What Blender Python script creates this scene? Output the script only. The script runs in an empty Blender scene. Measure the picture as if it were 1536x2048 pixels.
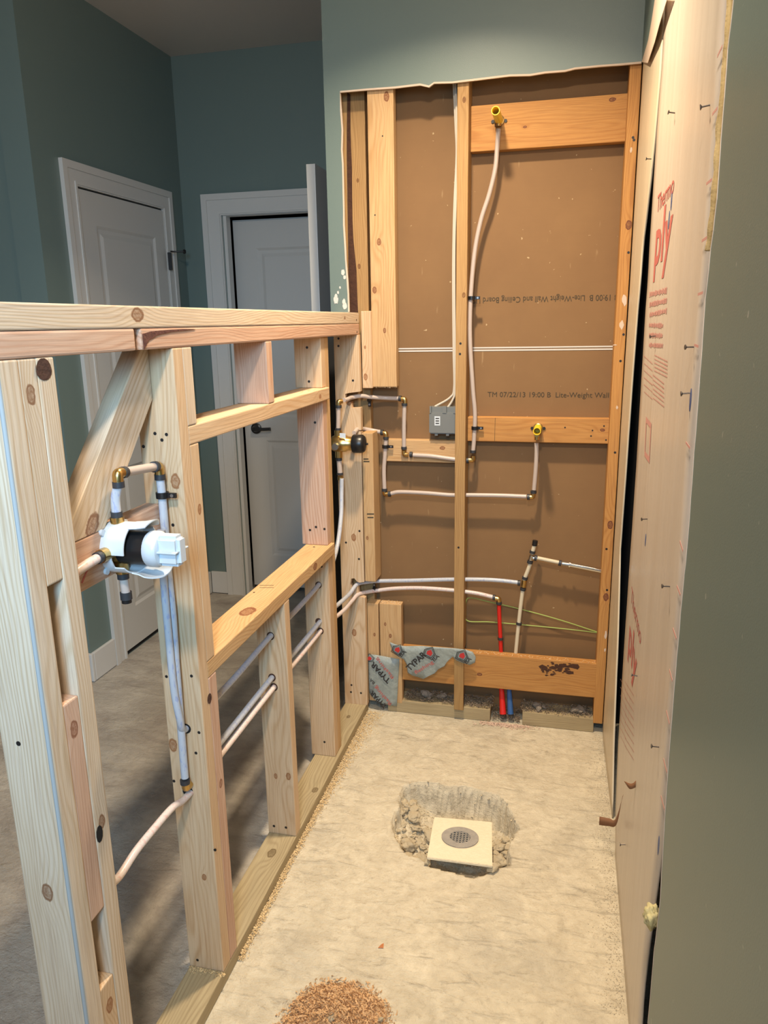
import bpy, bmesh, math, random
from mathutils import Vector, Matrix, noise
random.seed(7)
C = bpy.context.scene.collection
scn = bpy.context.scene
# ------------------------------------------------------------------ camera
F_PX, YAW, PITCH, ROLL = 1511.295, 0.24044, 0.24579, -0.01667
CAM = Vector((0.74196, -0.16791, 1.53612))
_cy, _sy, _cp, _sp = math.cos(YAW), math.sin(YAW), math.cos(PITCH), math.sin(PITCH)
_f = Vector((-_sy*_cp, _cy*_cp, -_sp)); _r0 = Vector((_cy, _sy, 0)); _u0 = _r0.cross(_f)
_r = _r0*math.cos(ROLL) + _u0*math.sin(ROLL); _u = -_r0*math.sin(ROLL) + _u0*math.cos(ROLL)
cd = bpy.data.cameras.new('camera'); cam = bpy.data.objects.new('camera', cd); C.objects.link(cam)
cd.sensor_fit = 'VERTICAL'; cd.sensor_height = 24.0; cd.sensor_width = 18.0
cd.lens = F_PX/2048*24.0; cd.clip_start = 0.02
M = Matrix((( _r.x, _u.x, -_f.x, CAM.x), (_r.y, _u.y, -_f.y, CAM.y), (_r.z, _u.z, -_f.z, CAM.z), (0, 0, 0, 1)))
cam.matrix_world = M
scn.camera = cam
def P(px, py, ax, val):
    """where a measured point of the photograph lies on a real plane of the room"""
    d = _f + _r*((px-768)/F_PX) - _u*((py-1024)/F_PX)
    i = 'xyz'.index(ax); t = (val - CAM[i])/d[i]
    return CAM + d*t
# ------------------------------------------------------------------ light and exposure
scn.view_settings.view_transform = 'Standard'; scn.view_settings.look = 'None'
scn.view_settings.exposure = 0.0; scn.view_settings.gamma = 1.0; scn.view_settings.use_curve_mapping = False
w = bpy.data.worlds.new('world'); scn.world = w; w.use_nodes = True
w.node_tree.nodes['Background'].inputs[0].default_value = (0.92, 0.96, 1.0, 1)
w.node_tree.nodes['Background'].inputs[1].default_value = 0.30
def area(name, loc, target, size, power, col, shape='DISK', size_y=None, spread=180):
    l = bpy.data.lights.new(name, 'AREA'); l.shape = shape; l.size = size; l.energy = power; l.color = col; l.spread = math.radians(spread)
    if size_y: l.size_y = size_y
    o = bpy.data.objects.new(name, l); C.objects.link(o); o.location = loc
    o.rotation_euler = (Vector(target)-Vector(loc)).to_track_quat('-Z', 'Y').to_euler()
    return o
area('shower_ceiling_lamp', (0.36, 1.78, 2.82), (0.36, 1.78, 0), 0.11, 34, (1.0, 0.80, 0.56), spread=125)
area('bathroom_ceiling_lamp', (0.62, -0.25, 2.80), (0.3, 1.2, 0.8), 0.16, 30, (1.0, 0.87, 0.73), spread=170)
area('bathroom_window_light', (0.72, -1.0, 2.0), (-0.1, 0.75, 1.35), 0.5, 13, (0.34, 0.66, 1.0), 'RECTANGLE', 0.7, 75)
# ------------------------------------------------------------------ constants
T, L = 0.0381, 0.0889
D = 2.5417            # plane of the stud fronts in the back wall
YB = D + L            # rear gypsum board
ZT = 1.5713           # top of the knee wall
W = 0.931             # right hand sheathing plane
# ------------------------------------------------------------------ node helpers
class NT:
    def __init__(s, name):
        s.m = bpy.data.materials.new(name); s.m.use_nodes = True; s.t = s.m.node_tree
        s.b = s.t.nodes['Principled BSDF']; s.out = s.t.nodes['Material Output']
    def n(s, typ, ins=None, **kw):
        nd = s.t.nodes.new(typ)
        for k, v in kw.items(): setattr(nd, k, v)
        for k, v in (ins or {}).items():
            sock = nd.inputs[k]
            if isinstance(v, bpy.types.NodeSocket): s.t.links.new(v, sock)
            else: sock.default_value = v
        return nd
    def math(s, op, a, b=0.0, c=0.0, clamp=False):
        nd = s.n('ShaderNodeMath', {0: a, 1: b, 2: c}, operation=op); nd.use_clamp = clamp
        return nd.outputs[0]
    def vmath(s, op, a, b=(0, 0, 0)):
        nd = s.n('ShaderNodeVectorMath', {0: a, 1: b}, operation=op)
        return nd.outputs['Value'] if op in ('LENGTH', 'DISTANCE', 'DOT_PRODUCT') else nd.outputs[0]
    def mix(s, f, a, b, mode='MIX'):
        nd = s.n('ShaderNodeMix', data_type='RGBA', blend_type=mode)
        for k, v in ((0, f), (6, a), (7, b)):
            if isinstance(v, bpy.types.NodeSocket): s.t.links.new(v, nd.inputs[k])
            else: nd.inputs[k].default_value = v if k == 0 else (*v, 1)[:4]
        return nd.outputs[2]
    def ramp(s, f, *stops):
        nd = s.n('ShaderNodeValToRGB', {0: f}); cr = nd.color_ramp
        while len(cr.elements) < len(stops): cr.elements.new(0.5)
        for e, (p, c) in zip(cr.elements, stops):
            e.position = p; e.color = (*c, 1)[:4] if not isinstance(c, (int, float)) else (c, c, c, 1)
        return nd.outputs[0]
    def noise(s, v, scale, detail=4, rough=0.5, dist=0.0):
        return s.n('ShaderNodeTexNoise', {'Vector': v, 'Scale': scale, 'Detail': detail, 'Roughness': rough, 'Distortion': dist}).outputs[0]
    def obj(s, loc=(0, 0, 0), sc=(1, 1, 1)):
        tc = s.n('ShaderNodeTexCoord')
        return s.n('ShaderNodeMapping', {'Vector': tc.outputs['Object'], 'Location': loc, 'Scale': sc}).outputs[0]
    def col(s, c): 
        if isinstance(c, bpy.types.NodeSocket): s.t.links.new(c, s.b.inputs['Base Color'])
        else: s.b.inputs['Base Color'].default_value = (*c, 1)
    def set(s, **kw):
        for k, v in kw.items():
            sock = s.b.inputs[k.replace('_', ' ')]
            if isinstance(v, bpy.types.NodeSocket): s.t.links.new(v, sock)
            else: sock.default_value = v
    def bump(s, h, strength=0.3, dist=0.002):
        nd = s.n('ShaderNodeBump', {'Height': h, 'Strength': strength, 'Distance': dist})
        s.t.links.new(nd.outputs[0], s.b.inputs['Normal'])
def plain(name, c, rough=0.5, metal=0.0, **kw):
    t = NT(name); t.col(c); t.set(Roughness=rough, Metallic=metal, **kw); return t.m
TONES = {
 'fresh': ((0.66, 0.48, 0.30), (0.50, 0.30, 0.145), (0.30, 0.13, 0.05)),
 'pale':  ((0.68, 0.56, 0.42), (0.50, 0.35, 0.20), (0.24, 0.12, 0.06)),
 'pink':  ((0.62, 0.42, 0.30), (0.47, 0.25, 0.15), (0.26, 0.11, 0.06)),
 'gold':  ((0.59, 0.385, 0.19), (0.46, 0.26, 0.10), (0.22, 0.08, 0.03)),
 'orange':((0.51, 0.255, 0.072), (0.39, 0.165, 0.038), (0.14, 0.04, 0.02)),
 'brown': ((0.38, 0.23, 0.085), (0.28, 0.15, 0.05), (0.12, 0.05, 0.02)),
 'olive': ((0.43, 0.345, 0.20), (0.27, 0.20, 0.105), (0.16, 0.11, 0.05)),
 'ochre': ((0.44, 0.265, 0.105), (0.32, 0.175, 0.058), (0.17, 0.07, 0.02)),
}
_wc = [0]
def wood(tone, knots=(), grain=1.0):
    """knots: (x, y, z, radius, axis) in the board's own frame; z runs along the board"""
    _wc[0] += 1; rnd = random.Random(_wc[0]*13+5)
    A, B, K = TONES[tone]
    t = NT('wood_'+tone)
    tc = t.n('ShaderNodeTexCoord').outputs['Object']
    sep = t.n('ShaderNodeSeparateXYZ', {0: tc})
    ox, oy, oz = rnd.uniform(-.09, .09), rnd.uniform(.02, .10)*rnd.choice((-1, 1)), rnd.uniform(0, 9)
    sv = t.n('ShaderNodeMapping', {'Vector': tc, 'Location': (ox, oy, oz), 'Scale': (1, 1, 1)}).outputs[0]
    lowv = t.n('ShaderNodeMapping', {'Vector': sv, 'Scale': (9, 9, 1.6)}).outputs[0]
    low = t.noise(lowv, 1.0, 2, .5)
    s2 = t.n('ShaderNodeSeparateXYZ', {0: sv})
    rad = t.math('SQRT', t.math('ADD', t.math('POWER', s2.outputs[0], 2.0), t.math('POWER', s2.outputs[1], 2.0)))
    ph = t.math('ADD', rad, t.math('MULTIPLY', low, 0.085))
    kmask = None
    for (kx, ky, kz, kr, kax) in knots:
        sc = [1, 1, 0.62]; sc['xyz'.index(kax)] = 0.0
        v = t.n('ShaderNodeMapping', {'Vector': tc, 'Location': (-kx*sc[0], -ky*sc[1], -kz*sc[2]), 'Scale': sc}).outputs[0]
        d = t.vmath('LENGTH', v)
        dn = t.math('ADD', d, t.math('MULTIPLY', t.math('SUBTRACT', t.noise(tc, 90, 2), .5), kr*.5))
        g = t.math('MULTIPLY', t.math('POWER', 2.718, t.math('MULTIPLY', t.math('DIVIDE', d, kr*2.6), t.math('DIVIDE', d, -kr*2.6))), kr*1.1)
        ph = t.math('ADD', ph, g)
        k = t.math('SUBTRACT', 1.0, t.math('DIVIDE', dn, kr), clamp=True)
        k = t.math('MULTIPLY', k, 2.2, clamp=True)
        rim = t.math('MAXIMUM', t.math('MULTIPLY', k, t.math('MULTIPLY', t.noise(tc, 240, 3, .6), 1.5)), t.math('MULTIPLY', t.math('MULTIPLY', k, t.math('SUBTRACT', 1.0, k)), 4.4), clamp=True)
        kmask = rim if kmask is None else t.math('MAXIMUM', kmask, rim)
    s = t.math('SINE', t.math('MULTIPLY', ph, 950.0/grain))
    s = t.math('MULTIPLY', t.math('ADD', s, 1.0), .5)
    s = t.math('POWER', s, 2.2)
    fib = t.noise(t.n('ShaderNodeMapping', {'Vector': sv, 'Scale': (420, 420, 9)}).outputs[0], 1.0, 3, .6)
    blot = t.noise(t.n('ShaderNodeMapping', {'Vector': sv, 'Scale': (22, 22, 3.2)}).outputs[0], 1.0, 4, .6)
    vis = t.math('MULTIPLY', t.ramp(t.noise(t.n('ShaderNodeMapping', {'Vector': sv, 'Scale': (14, 14, 2.1)}).outputs[0], 1.0, 2), (.35, .35), (.7, 1.0)), .78)
    c = t.mix(t.math('MULTIPLY', s, vis), A, B)
    c = t.mix(t.math('MULTIPLY', t.ramp(blot, (.42, 0.0), (.78, 1.0)), .45), c, B)
    c = t.mix(t.math('MULTIPLY', t.ramp(fib, (.30, 1.0), (.55, 0.0)), .30), c, K)
    if kmask is not None: c = t.mix(kmask, c, K)
    t.col(c); t.set(Roughness=.72)
    t.bump(t.math('ADD', fib, t.math('MULTIPLY', s, .5)), .25, .0008)
    return t.m
# ------------------------------------------------------------------ object helpers
def tag(o, label=None, cat=None, group=None, kind=None):
    for k, v in (('label', label), ('category', cat), ('group', group), ('kind', kind)):
        if v: o[k] = v
    return o
def link(name, bm, mat, parent=None, smooth=False, loc=None):
    me = bpy.data.meshes.new(name); bm.normal_update(); bm.to_mesh(me); bm.free()
    if smooth:
        for p in me.polygons: p.use_smooth = True
    if mat: me.materials.append(mat)
    o = bpy.data.objects.new(name, me); C.objects.link(o)
    if loc is not None: o.location = loc
    if parent: attach(o, parent)
    return o
def attach(o, parent):
    bpy.context.view_layer.update()
    o.parent = parent; o.matrix_parent_inverse = parent.matrix_world.inverted()
def empty(name, loc, label, cat, group=None):
    o = bpy.data.objects.new(name, None); C.objects.link(o); o.location = loc; o.empty_display_size = .03
    return tag(o, label, cat, group)
def bxm(bm, lo, hi):
    x0, y0, z0 = lo; x1, y1, z1 = hi
    vs = [bm.verts.new(p) for p in ((x0,y0,z0),(x1,y0,z0),(x1,y1,z0),(x0,y1,z0),(x0,y0,z1),(x1,y0,z1),(x1,y1,z1),(x0,y1,z1))]
    for f in ((0,3,2,1),(4,5,6,7),(0,1,5,4),(1,2,6,5),(2,3,7,6),(3,0,4,7)): bm.faces.new([vs[i] for i in f])
def box(name, lo, hi, mat, parent=None, bev=0.0):
    bm = bmesh.new(); c = Vector([(a+b)/2 for a, b in zip(lo, hi)]); c.z = lo[2]
    bxm(bm, Vector(lo)-c, Vector(hi)-c)
    if bev: bmesh.ops.bevel(bm, geom=bm.edges[:], offset=bev, segments=2, profile=.6, affect='EDGES')
    return link(name, bm, mat, parent, loc=c)
ROT = {'z': Matrix.Identity(3),
       'y': Matrix(((1,0,0),(0,0,1),(0,-1,0))),      # local z -> world y
       'x': Matrix(((0,0,1),(0,1,0),(-1,0,0)))}      # local z -> world x
def lumber(name, lo, hi, ax, tone, label=None, cat='board', group=None, knots=(), parent=None, bev=.0028, grain=1.0):
    """axis aligned board; knots given as world (x,y,z,r,world axis of the face normal)"""
    R3 = ROT[ax]; Ri = R3.inverted()
    c = Vector([(a+b)/2 for a, b in zip(lo, hi)]); i = 'xyz'.index(ax); c[i] = lo[i]
    ks = []
    for (x, y, z, r, nax) in knots:
        q = Ri @ (Vector((x, y, z))-c); nv = Vector((0, 0, 0)); nv['xyz'.index(nax)] = 1; nl = Ri @ nv
        a = 'xyz'[max(range(3), key=lambda k: abs(nl[k]))]; ks.append((q.x, q.y, q.z, r, a))
    bm = bmesh.new(); bxm(bm, Vector(lo)-c, Vector(hi)-c)
    for v in bm.verts: v.co = Ri @ v.co
    bmesh.ops.recalc_face_normals(bm, faces=bm.faces[:])
    if bev: bmesh.ops.bevel(bm, geom=bm.edges[:], offset=bev, segments=2, profile=.6, affect='EDGES')
    o = link(name, bm, wood(tone, ks, grain), None)
    o.matrix_world = Matrix.Translation(c) @ R3.to_4x4()
    if label: tag(o, label, cat, group)
    if parent: attach(o, parent)
    return o
def prism(name, pts, ax, a, b, mat, parent=None, bev=0.0, origin=None):
    """2D outline extruded along ax from a to b. pts in the remaining two axes in xyz order"""
    bm = bmesh.new(); idx = [k for k in range(3) if 'xyz'[k] != ax]; i = 'xyz'.index(ax)
    def mk(p, v):
        q = [0, 0, 0]; q[idx[0]], q[idx[1]] = p; q[i] = v; return Vector(q)
    mp = mk(pts[0], a) if origin is None else Vector(origin)
    lo = [bm.verts.new(mk(p, a)-mp) for p in pts]; hi = [bm.verts.new(mk(p, b)-mp) for p in pts]
    bm.faces.new(lo); bm.faces.new(hi[::-1])
    for k in range(len(pts)):
        j = (k+1) % len(pts); bm.faces.new((lo[k], hi[k], hi[j], lo[j]))
    bmesh.ops.recalc_face_normals(bm, faces=bm.faces[:])
    if bev: bmesh.ops.bevel(bm, geom=bm.edges[:], offset=bev, segments=1, affect='EDGES')
    bmesh.ops.triangulate(bm, faces=[f for f in bm.faces if len(f.verts) > 4])
    return link(name, bm, mat, parent, loc=mp)
def smooth_path(pts, n=10):
    pts = [Vector(p) for p in pts]
    if len(pts) < 3: return pts
    out = []; q = [2*pts[0]-pts[1]] + pts + [2*pts[-1]-pts[-2]]
    for k in range(1, len(q)-2):
        p0, p1, p2, p3 = q[k-1:k+3]
        for j in range(n):
            t = j/n
            out.append(.5*((2*p1)+(p2-p0)*t+(2*p0-5*p1+4*p2-p3)*t*t+(3*p1-p0-3*p2+p3)*t**3))
    out.append(pts[-1]); return out
def tubem(bm, path, r, seg=14, cap=True, flat=1.0):
    path = [Vector(p) for p in path]; rings = []; up = None
    rr = r if isinstance(r, (list, tuple)) else [r]*len(path)
    for k, p in enumerate(path):
        d = (path[min(k+1, len(path)-1)]-path[max(k-1, 0)]).normalized()
        if up is None:
            up = d.orthogonal().normalized() if flat == 1.0 else (Vector((0, 0, 1))-d*d.z).normalized()
        up = (up-d*up.dot(d)).normalized(); s = d.cross(up)
        rings.append([bm.verts.new(p+(up*math.cos(a)*rr[k]+s*math.sin(a)*rr[k]*flat)) for a in [2*math.pi*i/seg for i in range(seg)]])
    for a, b in zip(rings, rings[1:]):
        for i in range(seg): bm.faces.new((a[i], a[(i+1)%seg], b[(i+1)%seg], b[i]))
    if cap: bm.faces.new(rings[0][::-1]); bm.faces.new(rings[-1])
def tube(name, pts, r, mat, parent=None, smooth=True, seg=14, n=10, curve=True, flat=1.0, label=None):
    bm = bmesh.new(); path = smooth_path(pts, n) if curve else [Vector(p) for p in pts]
    o0 = path[0].copy(); tubem(bm, [p-o0 for p in path], r, seg, flat=flat)
    o = link(name, bm, mat, parent, smooth, loc=o0)
    if smooth: sharp(o)
    if label: o['label'] = label
    return o
def sharp(o, ang=40):
    me = o.data; bm = bmesh.new(); bm.from_mesh(me)
    for e in bm.edges:
        if len(e.link_faces) == 2 and e.calc_face_angle(0) > math.radians(ang): e.smooth = False
    bm.to_mesh(me); bm.free()
def lathe(name, prof, base, axis, mat, parent=None, seg=28):
    """prof: (distance along axis, radius)"""
    base = Vector(base); axis = Vector(axis).normalized(); u = axis.orthogonal().normalized(); v = axis.cross(u)
    bm = bmesh.new(); rings = []
    for h, r in prof:
        rings.append([bm.verts.new(axis*h+(u*math.cos(a)+v*math.sin(a))*max(r, 1e-4)) for a in [2*math.pi*i/seg for i in range(seg)]])
    for a, b in zip(rings, rings[1:]):
        for i in range(seg): bm.faces.new((a[i], a[(i+1)%seg], b[(i+1)%seg], b[i]))
    bm.faces.new(rings[0][::-1]); bm.faces.new(rings[-1])
    bmesh.ops.recalc_face_normals(bm, faces=bm.faces[:])
    o = link(name, bm, mat, parent, True, loc=base); sharp(o); return o
_screw = {}
def screw(parent, p, normal, name='screw', r=.0042, mat=None):
    mat = mat or M_dark
    key = (name, r, mat.name)
    if key not in _screw:
        bm = bmesh.new(); tubem(bm, [Vector((0, 0, -.002)), Vector((0, 0, .0004))], [r*.8, r], 10)
        me = bpy.data.meshes.new(name); bm.to_mesh(me); bm.free(); me.materials.append(mat); _screw[key] = me
    o = bpy.data.objects.new(name, _screw[key]); C.objects.link(o)
    o.matrix_world = Matrix.Translation(Vector(p)) @ Vector(normal).to_track_quat('Z', 'Y').to_matrix().to_4x4()
    attach(o, parent); return o
def decal(name, pts3, mat, parent, normal, thick=.0004, label=None):
    """a small flat printed or stained patch lying on a surface"""
    n = Vector(normal)*thick; bm = bmesh.new(); o0 = Vector(pts3[0])
    a = [bm.verts.new(Vector(p)-o0) for p in pts3]; b = [bm.verts.new(Vector(p)+n-o0) for p in pts3]
    bm.faces.new(b); bm.faces.new(a[::-1])
    for k in range(len(a)):
        j = (k+1) % len(a); bm.faces.new((a[k], a[j], b[j], b[k]))
    bmesh.ops.recalc_face_normals(bm, faces=bm.faces[:])
    bmesh.ops.triangulate(bm, faces=[f for f in bm.faces if len(f.verts) > 4])
    o = link(name, bm, mat, parent, loc=o0)
    if label: o['label'] = label
    return o
def text(s, o3, u3, v3, mat, parent, name='printed_text', bold=0.0, thick=.0003):
    """fit the string to the parallelogram o3 + a*u3 + b*v3"""
    cu = bpy.data.curves.new('t', 'FONT'); cu.body = s; cu.offset = bold; cu.resolution_u = 3
    ob = bpy.data.objects.new('t', cu); C.objects.link(ob)
    dg = bpy.context.evaluated_depsgraph_get(); dg.update()
    me = bpy.data.meshes.new_from_object(ob.evaluated_get(dg))
    bpy.data.objects.remove(ob); bpy.data.curves.remove(cu)
    xs = [v.co.x for v in me.vertices]; ys = [v.co.y for v in me.vertices]
    x0, x1, y0, y1 = min(xs), max(xs), min(ys), max(ys)
    u3 = Vector(u3); v3 = Vector(v3); n = u3.cross(v3).normalized()
    for v in me.vertices: v.co = u3*((v.co.x-x0)/(x1-x0)) + v3*((v.co.y-y0)/(y1-y0)) + n*thick
    me.name = name; me.materials.clear(); me.materials.append(mat)
    o = bpy.data.objects.new(name, me); C.objects.link(o); o.location = o3
    if parent: attach(o, parent)
    return o
# ------------------------------------------------------------------ materials
M_dark = plain('screw_black', (.012, .010, .010), .5)
M_black = plain('black_plastic', (.010, .010, .011), .35)
M_ring = plain('crimp_ring_dark', (.045, .048, .055), .45, .3)
M_steel = plain('zinc_steel', (.38, .38, .38), .35, .9)
M_brass = plain('brass', (.62, .42, .16), .28, 1.0)
M_yellow = plain('yellow_plastic', (.85, .60, .02), .4)
M_red = plain('red_plastic', (.62, .015, .01), .4)
M_blue = plain('blue_plastic', (.03, .10, .28), .45)
M_white = plain('white_plastic', (.60, .655, .70), .3)
M_cable = plain('cable_sheath', (.62, .56, .46), .5)
M_green_wire = plain('green_insulation', (.33, .42, .10), .5)
M_cream = plain('cream_pipe', (.66, .58, .42), .4)
M_redink = plain('red_ink', (.47, .12, .10), .7)
M_pinkink = plain('faded_red_ink', (.55, .27, .23), .7)
M_blackink = plain('black_ink', (.025, .022, .022), .7)
M_brownink = plain('brown_ink', (.055, .040, .022), .8)
M_chrome = plain('chrome', (.7, .7, .7), .12, 1.0)
M_copper = plain('brown_paper', (.22, .10, .045), .8)
def pex(name, c, ink=None):
    t = NT(name); v = t.obj(); b = t.n('ShaderNodeMapping', {'Vector': v, 'Scale': (160, 160, 45)}).outputs[0]
    cc = c
    if ink:
        n1 = t.ramp(t.noise(b, 1.0, 2, .6), (.56, 0.0), (.62, 1.0))
        cc = t.mix(t.math('MULTIPLY', n1, .40), c, ink)
    t.col(cc); t.set(Roughness=.32); t.b.inputs['Subsurface Weight'].default_value = .15
    t.b.inputs['Subsurface Radius'].default_value = (.01, .01, .01); t.b.inputs['Subsurface Scale'].default_value = .6
    return t.m
M_pex = pex('translucent_pex', (.50, .42, .37))
M_pexb = pex('pex_blue_print', (.50, .525, .57), (.18, .24, .55))
M_pexr = pex('pex_red_print', (.66, .57, .53), (.66, .28, .22))
def paint(name, c, spot=0.0):
    t = NT(name); v = t.obj()
    n = t.noise(v, 1.4, 3, .5); f = t.noise(v, 380, 2, .5); st = t.noise(t.obj(sc=(3, 3, .6)), 3.0, 4, .6)
    cc = t.mix(t.math('MULTIPLY', n, .25), c, tuple(x*.80 for x in c))
    if spot:
        sp = t.ramp(t.noise(v, 60, 2, .4), (.74, 0.0), (.78, 1.0))
        cc = t.mix(t.math('MULTIPLY', sp, spot), cc, (.5, .5, .45))
    t.col(cc); t.set(Roughness=.42); t.bump(t.math('ADD', f, t.math('MULTIPLY', st, 2.0)), .12, .0015)
    return t.m
M_green = paint('sage_green_paint', (.150, .205, .190))
M_green_r = paint('sage_green_paint_dusty', (.150, .205, .180), .5)
M_teal = M_green
M_ceil = paint('ceiling_paint', (.66, .61, .56))
M_trim = plain('trim_paint', (.60, .59, .56), .35)
M_door = plain('door_paint', (.55, .54, .51), .4)
def gyps(name, c1, c2, spots=True):
    t = NT(name); v = t.obj()
    a = t.noise(v, 5, 4, .6); b = t.noise(t.obj(sc=(1.2, 1, 40)), 6.0, 3, .5)
    c = t.mix(a, c1, c2); c = t.mix(t.math('MULTIPLY', b, .18), c, tuple(x*.7 for x in c1))
    if spots:
        s = t.ramp(t.noise(v, 70, 2, .4), (.77, 0.0), (.79, 1.0)); c = t.mix(t.math('MULTIPLY', s, .6), c, (.62, .48, .28))
        st = t.ramp(t.noise(t.obj(sc=(60, 1, 9)), 1.0, 3, .5), (.70, 0.0), (.76, 1.0)); c = t.mix(t.math('MULTIPLY', st, .25), c, (.55, .40, .22))
    t.col(c); t.set(Roughness=.75); t.bump(b, .1, .001); return t.m
M_board = gyps('brown_board_paper', (.262, .146, .058), (.195, .103, .041))
M_core = plain('gypsum_core', (.62, .50, .40), .9)
def conc():
    t = NT('concrete_floor'); v = t.obj()
    sep = t.n('ShaderNodeSeparateXYZ', {0: v}); x = sep.outputs[0]
    n1 = t.noise(v, 2.2, 6, .62); n2 = t.noise(v, 11, 6, .65, .8); n3 = t.noise(v, 120, 3, .6)
    rm = t.n('ShaderNodeMapping', {'Vector': v, 'Rotation': (0, 0, .9), 'Scale': (3.2, 6.0, 5)}).outputs[0]; gl = t.noise(rm, 1.0, 8, .68, .6)
    gx = t.noise(t.obj(sc=(7, 24, 20)), 1.0, 6, .75, .9); n4 = t.noise(v, 42, 5, .75, .5)
    warm = t.mix(t.ramp(n2, (.30, 0.0), (.70, 1.0)), (.52, .45, .325), (.69, .615, .46))
    warm = t.mix(t.ramp(gx, (.60, 0.0), (.68, .55)), warm, (.27, .225, .165))
    warm = t.mix(t.ramp(n4, (.55, 0.0), (.70, .42)), warm, (.33, .27, .18))
    warm = t.mix(t.ramp(n1, (.52, 0.0), (.70, .45)), warm, (.36, .33, .27))
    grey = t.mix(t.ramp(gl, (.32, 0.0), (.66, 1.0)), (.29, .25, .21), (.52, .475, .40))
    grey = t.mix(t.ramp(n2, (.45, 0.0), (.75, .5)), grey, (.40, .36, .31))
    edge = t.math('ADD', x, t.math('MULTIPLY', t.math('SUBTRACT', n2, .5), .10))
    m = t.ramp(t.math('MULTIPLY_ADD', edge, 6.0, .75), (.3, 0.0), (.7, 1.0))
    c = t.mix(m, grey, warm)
    sp = t.ramp(n3, (.25, 1.0), (.33, 0.0)); c = t.mix(t.math('MULTIPLY', sp, .35), c, (.16, .12, .09))
    t.col(c); t.set(Roughness=.9)
    h = t.math('ADD', t.math('MULTIPLY', t.math('MAXIMUM', gx, .55), 2.2), t.math('ADD', t.math('MULTIPLY', n2, 1.1), t.math('ADD', t.math('MULTIPLY', n4, 1.1), t.math('MULTIPLY', n3, .4))))
    t.bump(h, .8, .008); return t.m
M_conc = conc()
def rub(name, a, b):
    t = NT(name); v = t.obj(); c = t.mix(t.noise(v, 60, 4, .6), a, b); t.col(c); t.set(Roughness=.95)
    t.bump(t.noise(v, 150, 3), .6, .003); return t.m
M_rub = rub('broken_concrete', (.74, .64, .44), (.44, .35, .23))
M_rubd = rub('dark_debris', (.28, .22, .16), (.13, .09, .06))
M_dust = rub('sawdust', (.82, .64, .36), (.64, .44, .21))
M_dust2 = rub('fresh_shavings', (.78, .52, .28), (.52, .29, .12))
def sheath(name, c, dk):
    t = NT(name); n = t.noise(t.obj(sc=(1, 22, 1.6)), 1.0, 4, .6); n2 = t.noise(t.obj(), 30, 3, .6)
    cc = t.mix(n, c, dk); cc = t.mix(t.math('MULTIPLY', t.ramp(n2, (.6, 0.0), (.75, 1.0)), .2), cc, (.35, .30, .25))
    t.col(cc); t.set(Roughness=.38)
    b = t.noise(t.obj(sc=(1, 9, .7)), 1.0, 3, .5); t.bump(b, .5, .012); return t.m
M_sheath = sheath('sheathing_paper', (.66, .58, .49), (.52, .44, .36))
M_sheath2 = sheath('sheathing_paper_cream', (.72, .62, .46), (.62, .52, .38))
M_bark = rub('bark', (.10, .04, .02), (.03, .012, .008))
M_void = plain('void_dark', (.006, .005, .0045), .95)  # near black, stands in for deep shade in gaps, holes and unlit rooms
t_ = NT('flashing_membrane'); a_ = t_.noise(t_.obj(), 45, 4, .6); t_.col(t_.mix(a_, (.20, .235, .22), (.36, .40, .37))); t_.set(Roughness=.45)
t_.bump(t_.noise(t_.obj(), 28, 4, .6), .7, .006); M_flash = t_.m
M_foam = rub('yellow_foam', (.66, .50, .24), (.42, .28, .11))
M_insul = rub('insulation_tuft', (.62, .54, .22), (.50, .45, .30))

# =================================================================== STRUCTURE
# pit outline on the floor
pit_px = [(265,290),(340,270),(480,262),(640,300),(760,300),(900,330),(1050,375),(1110,440),(1140,520),(1200,620),(1160,700),(1110,790),(1140,900),(1130,940),(1000,960),(920,1010),(850,1030),(700,1000),(600,970),(480,930),(400,870),(300,850),(250,780),(200,690),(180,610),(190,540),(230,480),(235,390)]
pit = [P(740+a/4.042, 1500+b/4.042, 'z', 0.0).to_2d() for a, b in pit_px]
def pit_sd(p):
    ins = False; dm = 9
    for k in range(len(pit)):
        a, b = pit[k], pit[(k+1) % len(pit)]
        if (a.y > p.y) != (b.y > p.y) and p.x < (b.x-a.x)*(p.y-a.y)/(b.y-a.y)+a.x: ins = not ins
        ab = b-a; t = max(0, min(1, (p-a).dot(ab)/ab.length_squared)); dm = min(dm, (p-a-ab*t).length)
    return dm if ins else -dm
pit_c = sum(pit, Vector((0, 0)))/len(pit)
def pit_depth(x, y):
    q = Vector((x, y)); sd = pit_sd(q) + .007*noise.noise(Vector((x*28, y*28, 0)))+.003*noise.noise(Vector((x*80, y*80, 4)))
    if sd <= 0: return 0.0
    back = max(0, min(1, (y-1.78)/.22))                     # deeper towards the far wall of the hole
    left = max(0, min(1, (x-.27)/.1)); right = max(0, min(1, (.66-x)/.1))
    full = .060 + .070*back*min(left, right)
    return full*min(1, sd/.006) + .010*noise.noise(Vector((x*60, y*60, 3)))*min(1, sd/.01)
bm = bmesh.new(); xs = [-4.2, -2.5, -1.27, -.6]; x = -.1
while x < .965: xs.append(x); x += .0055 if .2 < x < .7 else .014
xs += [.97, 1.25]; ys = [-1.6, -.5, .3, 1.0]; y = 1.45
while y < 2.3: ys.append(y); y += .0055 if 1.6 < y < 2.12 else .014
ys += [2.35, 2.6, 3.2, 3.71, 5.2]
grid = [[bm.verts.new((a, b, -pit_depth(a, b) if .1 < a < .8 and 1.55 < b < 2.15 else 0.0)) for b in ys] for a in xs]
for i in range(len(xs)-1):
    for j in range(len(ys)-1): bm.faces.new((grid[i][j], grid[i+1][j], grid[i+1][j+1], grid[i][j+1]))
floor = link('floor', bm, M_conc, None, True); tag(floor, kind='structure')
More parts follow.
